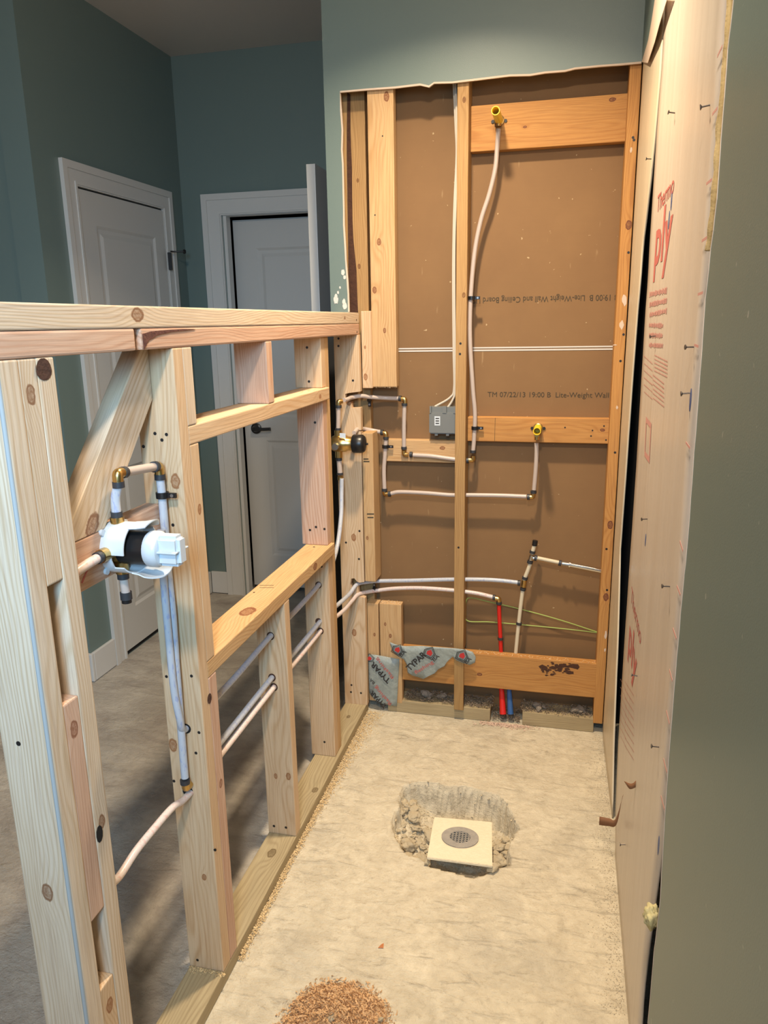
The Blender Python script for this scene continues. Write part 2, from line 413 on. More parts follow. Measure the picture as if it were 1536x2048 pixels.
def wall(name, lo, hi, mat): return tag(box(name, lo, hi, mat), kind='structure')
XL, YF, ZC = -1.272, 3.706, 2.848
YN = 2.548
wall('ceiling', (-4.2, -1.6, ZC), (1.25, 5.2, ZC+.1), M_ceil)
wall('wall_left', (XL-.12, YN, 0), (XL, YF, ZC), M_teal)
wall('wall_left_front', (-4.2, YN, 0), (XL-.1201, YN+.12, ZC), M_green)
# left wall's painted end that faces the bathroom
wall('wall_left_end', (XL-.12, YN-.0127, 0), (XL, YN, ZC), M_green)
# far wall with the opening for door 2
o_l, o_r, o_t = -1.045, -.19, 2.103
bm = bmesh.new(); bxm(bm, (XL-.12, YF, 0), (o_l, YF+.05, ZC)); bxm(bm, (o_l, YF, o_t), (o_r, YF+.05, ZC)); bxm(bm, (o_r, YF, 0), (1.25, YF+.05, ZC))
tag(link('wall_far', bm, M_teal), kind='structure')
wall('wall_beyond', (-1.6, 4.3, 0), (1.25, 4.4, ZC), M_void)  # coloured black so the room behind the far door reads as unlit
wall('wall_beyond_left', (-1.6, YF+.051, 0), (-1.5, 4.3, ZC), M_void)  # unseen side wall, added and blackened to keep that room dark
wall('wall_passage_light_block', (1.0205, 2.66, 0), (1.12, 4.9, ZC), M_teal)  # unseen wall, added to keep ambient light off the open door
wall('wall_west_light_block', (-4.3, -1.6, 0), (-4.2, 2.66, ZC), M_teal)  # unseen wall, added to close off ambient light from the left
# painted drywall of the back wall, with the ragged cut-out
top_px = [(680,183),(735,178),(790,174),(840,168),(858,172),(868,165),(905,164),(945,159),(985,154),(1020,150),(1060,149),(1090,144),(1130,141),(1150,136),(1200,131),(1240,128),(1283,124)]
left_px = [(697,624),(696,590),(694,560),(691,520),(690,500),(687,450),(687,420),(686,380),(685,330),(683,300),(684,260),(681,220)]
YD = D-.0127
xl = -.104
outline = [(xl, ZC), (xl, ZT+.002)] + [tuple(P(a, b, 'y', YD).xz) for a, b in left_px] + [tuple(P(a, b, 'y', YD).xz) for a, b in top_px]
outline[2] = (outline[2][0], ZT+.002)
outline += [(W+.005, outline[-1][1]), (W+.005, ZC)]
bw = prism('wall_back', outline, 'y', YD, D-.0003, M_green); tag(bw, kind='structure')
# raw gypsum showing along the cut
cut = [P(a, b, 'y', YD) for a, b in left_px+top_px]
for k, (a, b) in enumerate(zip(cut, cut[1:])): pass
bm = bmesh.new(); o0 = cut[0].copy()
rg = []
for k, p in enumerate(cut):
    side = Vector((1, 0, 0)) if k < len(left_px) else Vector((0, 0, -1))
    wd = .0035+.0025*abs(noise.noise(p*40))
    rg.append([bm.verts.new(q-o0) for q in (p+Vector((0, -.0006, 0))-side*.0015, p+Vector((0, -.0006, 0))+side*wd, p+Vector((0, .0122, 0))+side*wd*.6, p+Vector((0, .0122, 0))-side*.0015)])
for a, b in zip(rg, rg[1:]):
    for i in range(4): bm.faces.new((a[i], a[(i+1)%4], b[(i+1)%4], b[i]))
bm.faces.new(rg[0][::-1]); bm.faces.new(rg[-1]); bmesh.ops.recalc_face_normals(bm, faces=bm.faces[:])
e_ = link('torn_gypsum_edge', bm, M_core, bw, loc=o0); e_['label'] = 'pale torn gypsum edge of the cut-out'
for (cx_, cy_, s_) in ((686, 545, .6), (672, 600, .7), (690, 612, .7), (680, 575, .25), (676, 585, .3), (672, 592, .4), (689, 555, .4), (688, 603, .5)):
    c0 = P(cx_, cy_, 'y', YD-.0005); pts = []
    for k in range(12):
        a = k/12*2*math.pi; r = s_*(.010+.005*random.random()); pts.append(c0+Vector((r*math.cos(a), 0, r*1.5*math.sin(a))))
    decal('torn_paper_patch', pts, plain('torn_white_paper', (.62, .60, .56), .9) if cx_ == 686 else bpy.data.materials['torn_white_paper'], bw, (0, -1, 0))
wr = wall('wall_rear_board', (-.106, YB+.0005, 0), (.9225, YB+.0132, ZC), M_board)
wall('wall_corner_blackout', (.9230, YB+.0005, 0), (1.045, YB+.0132, ZC), M_void)  # added strip, black in place of shade seen through the sheathing gap
# paper joint across the rear board
for dz, hh in ((.0045, .0048), (-.0045, .0052)):
    a = P(797, 700, 'y', YB); b = P(1232, 691, 'y', YB); a.z += dz; b.z = a.z+.002
    a.x -= .06
    decal('board_joint', [a+Vector((0, 0, -hh/2)), b+Vector((0, 0, -hh/2)), b+Vector((0, 0, hh/2)), a+Vector((0, 0, hh/2))], bpy.data.materials['torn_white_paper'], wr, (0, -1, 0), .0008)
a = P(975, 797, 'y', YB); b = P(1222, 797, 'y', YB)
text('TM 07/22/13 19:00 B  Lite-Weight Wall a', (a.x, YB, a.z), (b.x-a.x+.012, 0, 0), (0, 0, .024), M_brownink, wr)
a = P(946, 592, 'y', YB); b = P(1240, 592, 'y', YB)
text('13 19:00 B  Lite-Weight Wall and Ceiling Board US', (b.x, YB, a.z), (a.x-b.x, 0, 0), (0, 0, -.026), M_brownink, wr)
# exterior side behind the right wall, coloured black as shade in the sheathing gap
wall('wall_right_outer', (1.045, -1.6, 0), (1.06, 2.66, ZC), M_void)
# remnant of the drywall that turned the corner above the cut-out
for nm, px_, m_ in (('drywall_remnant', ((1285,120),(1286,60),(1287,-12),(1312,-12),(1304,40),(1297,80)), M_green), ('torn_paper_strip', ((1284,124),(1297,80),(1304,40),(1312,-12),(1338,-12),(1322,40),(1310,84),(1296,126)), M_core)):
    decal(nm, [P(a, b, 'x', .9180) for a, b in px_], m_, bw, (-1, 0, 0), .001)
# ---- doors and trim of the room on the left
def casing(name, ax, plane, a0, a1, zt, wd=.092, th=.018, sgn=1, floor_z=0.0):
    """door casing on plane; ax = axis along which the door spans"""
    bm = bmesh.new()
    def bb(l0, l1, z0, z1, t0, t1):
        lo, hi = [0, 0, z0], [0, 0, z1]; i = 'xy'.index(ax); j = 1-i
        lo[i], hi[i] = l0, l1; q = sorted((plane+sgn*t0, plane+sgn*t1)); lo[j], hi[j] = q
        bxm(bm, lo, hi)
    bb(a0, a0+wd, floor_z, zt-wd, 0, th*.7); bb(a1-wd, a1, floor_z, zt-wd, 0, th*.7); bb(a0, a1, zt-wd, zt, 0, th*.7)
    bb(a0, a0+.03, floor_z, zt-.03, th*.7, th); bb(a1-.03, a1, floor_z, zt-.03, th*.7, th); bb(a0, a1, zt-.03, zt, th*.7, th)
    bb(a0+wd-.018, a0+wd-.006, floor_z, zt-wd+.006, th*.7, th*.95); bb(a1-wd+.006, a1-wd+.018, floor_z, zt-wd+.006, th*.7, th*.95); bb(a0+wd-.018, a1-wd+.018, zt-wd+.006, zt-wd+.018, th*.7, th*.95)
    return link(name, bm, M_trim)
def door_leaf(name, ax, plane, a0, a1, z0, z1, sgn, panels):
    """a moulded panel door: slab with raised frames round sunk panels"""
    th = .035; i = 'xy'.index(ax); bm = bmesh.new()
    def pt(a, z, t):
        q = [0, 0, z]; q[i] = a; q[1-i] = plane+sgn*t; return q
    lo, hi = pt(a0, z0, -th), pt(a1, z1, 0)
    cuts_a = sorted({a0, a1, *[v for p in panels for v in (p[0], p[1])]}); cuts_z = sorted({z0, z1, *[v for p in panels for v in (p[2], p[3])]})
    for u0, u1 in zip(cuts_a, cuts_a[1:]):
        for w0, w1 in zip(cuts_z, cuts_z[1:]):
            um, wm = (u0+u1)/2, (w0+w1)/2
            inp = any(p[0] < um < p[1] and p[2] < wm < p[3] for p in panels)
            if not inp: bm.faces.new([bm.verts.new(pt(*q)) for q in ((u0, w0, 0), (u1, w0, 0), (u1, w1, 0), (u0, w1, 0))])
    for (p0, p1, q0, q1) in panels:
        prev = [(p0, q0), (p1, q0), (p1, q1), (p0, q1)]; pd = 0
        for ins, dep in ((.012, -.008), (.028, -.008), (.045, -.002)):
            cur = [(p0+ins, q0+ins), (p1-ins, q0+ins), (p1-ins, q1-ins), (p0+ins, q1-ins)]
            for k in range(4):
                j = (k+1) % 4
                bm.faces.new([bm.verts.new(pt(*q)) for q in ((*prev[k], pd), (*prev[j], pd), (*cur[j], dep), (*cur[k], dep))])
            prev, pd = cur, dep
        bm.faces.new([bm.verts.new(pt(*q, pd)) for q in prev])
    bmesh.ops.remove_doubles(bm, verts=bm.verts[:], dist=1e-5)
    l2, h2 = [min(a, b) for a, b in zip(pt(a0, z0, -th), pt(a1, z1, -.0105))], [max(a, b) for a, b in zip(pt(a0, z0, -th), pt(a1, z1, -.0105))]
    bxm(bm, l2, h2)
    for (u0, u1, w0, w1) in ((a0, a1, z0, z0+.0001), (a0, a1, z1-.0001, z1), (a0, a0+.0001, z0, z1), (a1-.0001, a1, z0, z1)):
        l3 = [min(a, b) for a, b in zip(pt(u0, w0, -.0106), pt(u1, w1, 0))]; h3 = [max(a, b) for a, b in zip(pt(u0, w0, -.0106), pt(u1, w1, 0))]
        bxm(bm, l3, h3)
    bmesh.ops.recalc_face_normals(bm, faces=bm.faces[:])
    return link(name, bm, M_door)
d1 = door_leaf('door_1', 'y', XL+.0105, 2.795, 3.4785, .028, 2.093, 1, [(2.90, 3.385, 1.02, 1.96), (2.90, 3.385, .22, .90)])
tag(d1, kind='structure')
box('door_gap_shade', (XL+.0002, 2.792, .005), (XL+.001, 3.481, 2.1), M_void, d1)  # black sheet stands in for the shade around the leaf
c1 = casing('trim_1', 'y', XL+.0005, 2.698, 3.574, 2.193); tag(c1, kind='structure')
hg = P(338, 505, 'x', XL+.022)
hb = box('door_hinge', (XL+.0195, hg.y-.012, hg.z-.085), (XL+.030, hg.y+.012, hg.z+.0), M_black, d1, .002); hb['label'] = 'black hinge'
tube('hinge_stop', [(XL+.03, hg.y, hg.z+.005), (XL+.05, hg.y+.015, hg.z+.004), (XL+.085, hg.y+.03, hg.z+.004)], .004, M_black, d1)
lathe('stop_pad', [(0, .010), (.006, .012), (.014, .008)], (XL+.085, hg.y+.03, hg.z+.004), (1, .4, 0), M_black, d1, 12)
tag(casing('trim_2', 'x', YF-.0005, -1.154, -.09, 2.193, .105, .02, -1), kind='structure')
bm = bmesh.new()
bxm(bm, (o_l, YF+.0005, 0), (o_l+.018, YF+.049, o_t-.018)); bxm(bm, (o_r-.018, YF+.0005, 0), (o_r, YF+.049, o_t-.018)); bxm(bm, (o_l, YF+.0005, o_t-.018), (o_r, YF+.049, o_t))
tag(link('trim_3', bm, M_trim), kind='structure')
a = P(464, 428, 'y', 3.80); b = P(509, 1165, 'y', 3.80)
dl = (a.x+b.x)/2
print('door2 left', a, b)
d2 = door_leaf('door_2', 'x', 3.80, dl, -.215, .03, 2.075, -1, [(dl+.125, -.33, 1.02, 1.93), (dl+.125, -.33, .22, .90)])
tag(d2, kind='structure')
h2 = P(512, 857, 'y', 3.79)
lathe('handle_rose', [(0, .030), (.010, .030), (.014, .022), (.045, .011)], (h2.x, 3.7995, h2.z), (0, -1, 0), M_black, d2)
tube('door_handle', [(h2.x, 3.758, h2.z), (h2.x+.03, 3.755, h2.z), (h2.x+.10, 3.757, h2.z+.003)], .009, M_black, d2)
# door standing open beside the wall end
ea = P(612, 329, 'y', 2.75); 
d3 = tag(box('door_3', (ea.x, 2.75, .015), (ea.x+.035, 3.52, 2.117), M_door, None, .0015), kind='structure')
def baseb(name, lo, hi): return tag(box(name, lo, hi, M_trim, None, .004), kind='structure')
baseb('baseboard_left', (XL+.0005, YN-.012, .004), (XL+.016, 2.697, .135))
baseb('baseboard_left_front', (-4.0, YN-.030, .004), (XL+.016, YN-.0130, .135))
baseb('baseboard_left_rear', (XL+.0005, 3.575, .004), (XL+.016, YF-.016, .135))
baseb('baseboard_far', (XL+.0165, YF-.016, .004), (-1.155, YF-.0005, .135))
# ---- right wall : painted drywall near the camera
gx = .9135
ge = [(1467,0),(1456,100),(1449,195),(1441,300),(1434,400),(1422,500),(1411,600),(1404,700),(1399,770),(1386,941),(1376,1080),(1364,1200),(1351,1350),(1339,1500),(1332,1600),(1326,1700),(1320,1813),(1309,1900),(1302,1980),(1296,2048)]
gp = [P(a, b, 'x', gx) for a, b in ge]
gp = [(p.y, p.z) for p in gp]
jag = []
for (a, b) in zip(gp, gp[1:]):
    for k in range(5):
        t = k/5; y_, z_ = a[0]+(b[0]-a[0])*t, a[1]+(b[1]-a[1])*t
        jag.append((y_+.0035*noise.noise(Vector((y_*30, z_*38, 1))), z_))
jag.append(gp[-1])
ye = gp[-1][0]; 
zt_ = jag[0][1]
out = [(jag[0][0]+.03, ZC)] + jag + [(jag[-1][0]-.01, 0.004), (-1.6, 0.004), (-1.6, ZC)]
gwall = prism('wall_right', out, 'x', gx, gx+.0125, M_green_r); tag(gwall, kind='structure')
bm = bmesh.new(); rg = []; o0 = Vector((gx, jag[0][0], jag[0][1]))
for (y_, z_) in jag:
    wv = .0015+.0012*abs(noise.noise(Vector((0, y_*20, z_*20))))
    rg.append([bm.verts.new(Vector(q)-o0) for q in ((gx-.0006, y_-.001, z_), (gx-.0006, y_+wv, z_), (gx+.012, y_+wv, z_), (gx+.012, y_-.001, z_))])
for a, b in zip(rg, rg[1:]):
    for i in range(4): bm.faces.new((a[i], a[(i+1)%4], b[(i+1)%4], b[i]))
bmesh.ops.recalc_face_normals(bm, faces=bm.faces[:])
link('torn_gypsum_edge', bm, M_core, gwall, loc=o0)['label'] = 'chalky torn edge of the green drywall'
# yellow foam bead hanging in the gap in the upper part
fp = [(1462,-10),(1458,60),(1452,120),(1447,190),(1440,260),(1436,330),(1430,400),(1422,470),(1418,500)]
bm = bmesh.new(); path = smooth_path([P(a, b, 'x', gx+.008) + Vector((0, .006, 0)) for a, b in fp], 8); o0 = path[0].copy()
tubem(bm, [p-o0 for p in path], [.0035+.0035*abs(noise.noise(p*25)) for p in path], 8)
tag(link('foam_bead', bm, M_foam, None, True, loc=o0), 'yellow foam bead squeezed out along the upper cut edge of the green drywall', 'foam')
# ---- sheathing panels seen where the drywall is gone
pe = [(1453,0),(1441,195),(1424,400),(1418,491),(1408,600),(1395,770),(1380,941),(1363,1200),(1338,1500),(1322,1700),(1306,1813),(1295,1900),(1285,1980),(1281,2048)]
gr = [(1331,0),(1322,150),(1313,270),(1308,350),(1299,491),(1295.5,562),(1291,620),(1282,770),(1272,941),(1261,1100),(1248,1295),(1236,1490),(1230.5,1630),(1231,1700)]
gl_ = [(1330,0),(1320.5,150),(1310.5,270),(1303,350),(1288,491),(1283,562),(1277,633),(1267,770),(1255,941),(1243.5,1100),(1236.6,1295),(1228,1490),(1224,1630),(1222,1660)]
def yz(l, x): return [((p:=P(a, b, 'x', x)).y, p.z) for a, b in l]
e1 = yz(pe, W); g1 = yz(gr, W); g2 = yz(gl_, W)
def interp(l, z):
    l = sorted(l, key=lambda q: q[1])
    if z <= l[0][1]: return l[0][0]
    if z >= l[-1][1]: return l[-1][0]
    for a, b in zip(l, l[1:]):
        if a[1] <= z <= b[1]: return a[0]+(b[0]-a[0])*(z-a[1])/(b[1]-a[1]+1e-9)
def panel(name, fa, fb, zlo, zhi, x, th, mat, bulge, n=60, m=14):
    bm = bmesh.new(); F, Bk = [], []
    o0 = Vector((x, (fa(1.0)+fb(1.0))/2, zlo))
    for i in range(n+1):
        z = zlo+(zhi-zlo)*i/n; ya, yb = fa(z), fb(z)
        ra, rb = [], []
        for j in range(m+1):
            yy = ya+(yb-ya)*j/m; xx = x+bulge(yy, z)
            ra.append(bm.verts.new(Vector((xx, yy, z))-o0)); rb.append(bm.verts.new(Vector((xx+th, yy, z))-o0))
        F.append(ra); Bk.append(rb)
    for i in range(n):
        for j in range(m):
            bm.faces.new((F[i][j], F[i][j+1], F[i+1][j+1], F[i+1][j])); bm.faces.new((Bk[i][j], Bk[i+1][j], Bk[i+1][j+1], Bk[i][j+1]))
        for j, s in ((0, 1), (m, -1)):
            bm.faces.new((F[i][j], F[i+1][j], Bk[i+1][j], Bk[i][j]))
    for i in (0, n):
        for j in range(m): bm.faces.new((F[i][j], F[i][j+1], Bk[i][j+1], Bk[i][j]))
    bmesh.ops.recalc_face_normals(bm, faces=bm.faces[:])
    return link(name, bm, mat, None, True, loc=o0)
near = lambda z: interp(e1, z)-.004 if z < 1.85 else interp(e1, z)
pn1 = panel('sheathing_panel', lambda z: near(z), lambda z: interp(g1, z)+.003*noise.noise(Vector((0, 0, z*15))), .004, ZC-.005, W, .004, M_sheath,
            lambda y, z: 0.0)
tag(pn1, 'wide sheet of pale sheathing paper board with red print, nearest the green drywall', 'sheathing')
pn2 = panel('sheathing_panel', lambda z: interp(g2, z)+.004*noise.noise(Vector((0, 3, z*18))), lambda z: D+.0, .004, ZC-.005, W, .004, M_sheath2,
            lambda y, z: -.0095*max(0, min(1, (y-2.02)/.45))+.0012*noise.noise(Vector((0, y*6, z*2.2))))
tag(pn2, 'narrow cream strip of sheathing in the back corner beyond the black gap', 'sheathing')
def nail(parent, p, n=(-1, 0, 0), ln=.014, mat=None):
    mat = mat or M_steel
    if 'nail' not in _screw:
        bm = bmesh.new(); tubem(bm, [Vector((0, 0, 0)), Vector((0, 0, ln))], .0013, 7); tubem(bm, [Vector((0, 0, ln-.003)), Vector((0, 0, ln-.001)), Vector((0, 0, ln))], [.0015, .0042, .0042], 10)
        me = bpy.data.meshes.new('nail'); bm.to_mesh(me); bm.free(); me.materials.append(mat); _screw['nail'] = me
    o = bpy.data.objects.new('nail', _screw['nail']); C.objects.link(o)
    o.matrix_world = Matrix.Translation(Vector(p)) @ Vector(n).to_track_quat('Z', 'Y').to_matrix().to_4x4()
    attach(o, parent); return o
M_nail = plain('nail_dark', (.10, .085, .075), .4, .6)
for (a, b) in ((1350,226),(1420,210),(1312,672),(1388,694),(1380,786),(1295,1038),(1340,1173),(1275,1352),(1318,1494),(1251,1689)):
    nail(pn1, P(a, b, 'x', W), (-1, random.uniform(-.25, .1), random.uniform(-.2, .2)), mat=M_nail)
nail(pn2, P(1303, 318, 'x', W-.004), (-1, 0, .1), mat=M_nail)
M_bluespot = plain('blue_spot', (.05, .09, .24), .5)
for (a, b, s) in ((1343,402,1),(1338,440,1),(1381,800,1),(1291,1080,.8),(1317,1691,1)):
    c0 = P(a, b, 'x', W-.0004); decal('blue_mark', [c0+Vector((0, .008*s*math.cos(k/10*6.283), .019*s*math.sin(k/10*6.283))) for k in range(10)], M_bluespot, pn1, (-1, 0, 0))
for (a0, b0, a1, b1) in ((1435,113,1445,92),(1425,229,1435,216),(1413,368,1424,359),(1404,482,1414,475),(1396,589,1406,585),(1389,690,1397,693),(1372,885,1380,896),(1360,1083,1366,1102),(1354,1172,1361,1190),(1346,1257,1353,1278),(1339,1340,1345,1362),(1333,1422,1339,1448),(1327,1518,1334,1545),(1322,1592,1329,1619)):
    p, q = P(a0, b0, 'x', W-.004), P(a1, b1, 'x', W-.004); h = Vector((0, 0, .002))
    decal('tick_mark', [p-h, q-h, q+h, p+h], M_pinkink, pn1, (-1, 0, 0))
# printing on the sheathing
def wtext(s, bl, br, tl, mat, bold=0.0, name='printed_text'):
    o_ = P(*bl, 'x', W-.0004); u_ = P(*br, 'x', W-.0004)-o_; v_ = P(*tl, 'x', W-.0004)-o_; u_.z *= 1.0; v_.y *= .0 
    return text(s, o_, Vector((0, u_.y, 0)), Vector((0, 0, v_.z)), mat, pn1, name, bold)
wtext('Thermo', (1313.5,427), (1346,400), (1316,392), M_redink, .01)
wtext('ply', (1306,565), (1337,560), (1318,425), M_redink, .02)
wtext('Thermo', (1261.5,1200), (1281,1290), (1262.5,1168), M_redink, .0)
wtext('ply', (1255,1318), (1273,1340), (1262,1232), M_redink, .02)
def lines(x0, x1, y0, y1, n, slope, mat, gap=.3, seed=1):
    rr = random.Random(seed)
    for k in range(n):
        y_ = y0+(y1-y0)*(k+.5)/n; h = (y1-y0)/n*(1-gap)
        bm = bmesh.new(); o0 = P(x0, y_, 'x', W-.0004)
        e0 = P(x0, y_, 'x', W-.0004); e1_ = P(x1, y_+slope*(x1-x0), 'x', W-.0004); hz = abs(P(x0, y_+h/2, 'x', W-.0004).z-P(x0, y_-h/2, 'x', W-.0004).z)
        u = 0.0
        while u < .98:
            du = rr.uniform(.02, .075); p = e0.lerp(e1_, u)-o0; q = e0.lerp(e1_, min(1, u+du*.75))-o0; hh = hz*rr.uniform(.22, .42)
            vs = [bm.verts.new(p+Vector((-.0003, 0, -hh))), bm.verts.new(q+Vector((-.0003, 0, -hh))), bm.verts.new(q+Vector((-.0003, 0, hh))), bm.verts.new(p+Vector((-.0003, 0, hh)))]
            bm.faces.new(vs); u += du
        link('faded_print_line', bm, mat, pn1, loc=o0)
lines(1299, 1334, 579, 640, 3, -.25, M_pinkink, .35, 2)
lines(1298, 1326, 640, 700, 3, .05, M_pinkink, .4, 3)
lines(1309, 1335, 706, 745, 5, .5, M_pinkink, .55, 4)
lines(1288, 1305, 705, 790, 6, .9, M_pinkink, .8, 5)
lines(1306, 1328, 745, 800, 6, .8, M_pinkink, .6, 6)
lines(1250, 1268, 1355, 1500, 9, 1.6, M_pinkink, .8, 7)
lines(1241, 1252, 1350, 1480, 8, 2.0, M_pinkink, .85, 8)
def rect_ring(px, mat, wd=.0025):
    pts = [P(a, b, 'x', W-.0004) for a, b in px]; c0 = sum(pts, Vector())/4; bm = bmesh.new(); o0 = c0
    inn = [p+(c0-p)*.28 for p in pts]
    A_ = [bm.verts.new(p-o0+Vector((-.0003, 0, 0))) for p in pts]; B_ = [bm.verts.new(p-o0+Vector((-.0003, 0, 0))) for p in inn]
    for k in range(4): bm.faces.new((A_[k], A_[(k+1)%4], B_[(k+1)%4], B_[k]))
    link('printed_frame', bm, mat, pn1, loc=o0)
rect_ring([(1292,833),(1303,847),(1299,927),(1289,912)], M_pinkink)
# brown paper curls and insulation tuft
def curl(pts, wv, label, name='paper_curl'):
    bm = bmesh.new(); pts = smooth_path([Vector(p) for p in pts], 6); o0 = pts[0].copy(); rw = []
    n = len(pts)
    for k, p in enumerate(pts):
        w_ = wv*(1-.75*(k/(n-1))**2); rw.append([bm.verts.new(p-o0), bm.verts.new(p-o0+Vector((.003*math.sin(k*.4), 0, w_)))])
    for a, b in zip(rw, rw[1:]): bm.faces.new((a[0], b[0], b[1], a[1]))
    o = link(name, bm, M_copper, None, True, loc=o0); m = o.modifiers.new('s', 'SOLIDIFY'); m.thickness = .0008
    tag(o, label, 'paper', 'torn brown paper curls'); return o
p0 = P(1244, 1606, 'x', W-.006)
curl([P(1198, 1650, 'y', p0.y+.02), P(1216, 1652, 'y', p0.y+.01), P(1233, 1649, 'y', p0.y), p0+Vector((0, 0, .02))], .026, 'larger curl of torn brown paper sticking out low over the floor')
p0 = P(1270, 1564, 'x', W-.0004)
curl([P(1271, 1575, 'y', p0.y-.02), P(1260, 1578, 'y', p0.y), P(1251, 1566, 'y', p0.y+.02)], .018, 'smaller curl of torn brown paper higher on the sheathing')
c0 = P(1304, 1832, 'x', W-.012); bm = bmesh.new(); bmesh.ops.create_icosphere(bm, subdivisions=3, radius=1)
for v in bm.verts:
    f = 1+.6*noise.noise(v.co*2.2); v.co = Vector((v.co.x*.012, v.co.y*.018, v.co.z*.020))*f
tag(link('insulation_tuft', bm, M_insul, None, True, loc=c0), 'pale yellow tuft of insulation poking out beside the green drywall', 'insulation')

# =================================================================== KNEE WALL FRAMING
G_T = None
YA, Y_B, Y_C = .7097, 1.177, 2.117
xr = -.0
ysplit = P(277, 680, 'x', 0).y
lumber('top_plate', (-L, .30, ZT-T+.0003), (0, 2.532, ZT), 'y', 'pale', 'pale upper board of the doubled cap along the top of the knee wall', 'board', knots=[(0, P(275,632,'x',0).y, 1.556, .013, 'x'), (0, 2.35, 1.553, .006, 'x'), (0, .35, 1.556, .012, 'x')])
tp1 = lumber('top_plate', (-L, .30, ZT-2*T), (0, ysplit-.010, ZT-T-.0003), 'y', 'pink', 'pinkish lower cap board left of the dark notch, over the corner post', 'board', bev=.004)
tp2 = lumber('top_plate', (-L, ysplit+.010, ZT-2*T), (0, 2.532, ZT-T-.0003), 'y', 'pink', 'long pinkish lower cap board right of the dark notch', 'board', bev=.004)
bk = [P(a, b, 'x', 0.0) for a, b in ((284,668),(300,663),(330,660),(365,658),(390,658),(372,661),(340,664),(312,671),(296,681),(290,694),(287,700))]
decal('bark_edge', [p+Vector((.0003, 0, 0)) for p in bk], rub('reddish_bark', (.16, .055, .035), (.06, .02, .015)), tp2, (1, 0, 0), .0012, 'reddish bark edge')
for (a, b) in ((713, 640), (714, 664)): screw(tp2 if b > 650 else bpy.data.objects['top_plate'], P(a, b, 'x', 0), (1, 0, 0))
box('shadow_core', (-L+.004, ysplit-.0095, ZT-2*T+.002), (-.030, ysplit+.0098, ZT-T-.002), M_void, tp2)['label'] = 'black block standing in for shade inside the notch'  # its black colour is the shade between the two cap boards
bp = lumber('bottom_plate', (-L, .45, .0005), (0, 2.536, T), 'y', 'olive', 'greenish treated board lying on the slab under the knee wall studs', 'board', knots=[(-.045, P(548,1707,'z',T).y, T, .013, 'z'), (-.02, P(630,1580,'z',T).y, T, .010, 'z'), (-.045, 2.40, T, .008, 'z')])
G = 'knee wall studs'
def stud(lo, hi, tone, label, knots=(), grp=G, name='stud'): return lumber(name, lo, hi, 'z', tone, label, 'stud', grp, knots)
ZP = ZT-2*T-.0004; zb = T+.0003
A1 = stud((-L, YA, zb), (0, YA+T, ZP), 'pale', 'nearest stud of the corner post, at the left edge of the photo', [(-.045, YA, P(112,1788,'y',YA).z, .011, 'y')])
A2 = stud((-L, YA+2*T+.0004, zb), (0, YA+3*T, ZP), 'pale', 'rear stud of the corner post, just behind the spacer blocks', [(0, YA+2.5*T, .72, .009, 'x')])
c0 = P(88, 742, 'x', 0.0002); kh = []
for k in range(14):
    a = k/14*6.283; kh.append(c0+Vector((0, .017*math.cos(a), .017*math.sin(a)*(1.1 if math.sin(a) > 0 else .8))))
decal('knot_hole', kh, M_bark, A2, (1, 0, 0), .0004, 'dark round knot hole')
c0 = P(199, 1668, 'x', 0.0002)
decal('knot_hole', [c0+Vector((0, .009*math.cos(k/10*6.283), .016*math.sin(k/10*6.283))) for k in range(10)], M_void, A2, (1, 0, 0), .0004)
for (z0, z1, lb, tn) in ((1.1615, ZP, 'top spacer block in the corner post, above the long gap', 'pale'), (.565, .966, 'middle spacer block in the corner post with a dark knot', 'pink'), (zb, .424, 'lowest spacer block in the corner post, at the bottom of the photo', 'fresh')):
    lumber('spacer_block', (-L+.001, YA+T+.0003, z0), (-.001, YA+2*T, z1), 'z', tn, lb, 'block', 'corner post spacer blocks', [(0, YA+1.5*T, z1-.05, .010, 'x')])
screw(A1, P(37, 1487, 'y', YA), (0, -1, 0))
tube('corner_light_strip', [(-.004, YA-.0003, .05), (-.004, YA-.0003, 1.48)], .0034, plain('painted_blue_light', (.36, .39, .40), .8), A1, curve=False)['label'] = 'pale blue daylight painted down the front corner'  # cool daylight on the chamfered corner, put in as a blue strip
B1 = stud((-L, Y_B, zb), (0, Y_B+T, ZP), 'fresh', 'full height stud behind the white shower valve, with pipes clamped to it', [(-.018, Y_B, P(340,962,'y',Y_B).z, .011, 'y'), (-.03, Y_B, .30, .006, 'y'), (-.078, Y_B, P(345,1490,'y',Y_B).z, .011, 'y')])
for (a, b) in ((310,867),(333,869),(324,880),(287,893),(333,1353),(383,1352),(348,1562),(398,1465),(392,1506),(346,1050),(395,1920),(430,1700)):
    screw(B1, P(a, b, 'y', Y_B), (0, -1, 0), 'screw_hole', .0036)
decal('drilled_hole', [P(372, 1457, 'y', Y_B)+Vector((.012*math.cos(k/14*6.283), -.0001, .012*math.sin(k/14*6.283))) for k in range(14)], M_void, B1, (0, -1, 0), .0004)
decal('drilled_hole', [P(376, 1583, 'y', Y_B)+Vector((.013*math.cos(k/14*6.283), -.0001, .013*math.sin(k/14*6.283))) for k in range(14)], M_void, B1, (0, -1, 0), .0004)
y2 = Y_B+T+.0004
for z0, z1, tn, lb in ((1.3395, ZP, 'pale', 'short trimmer above the niche, beside the full stud near the valve'), (.8235, 1.3005, 'fresh', 'middle trimmer between the two niche boards, beside the near full stud'), (zb, .7845, 'pink', 'lower trimmer under the near end of the lower niche board')):
    stud((-L, y2, z0), (0, y2+T, z1), tn, lb, [(0, y2+.02, (z0+z1)/2+.1, .008, 'x')], 'niche trimmers')
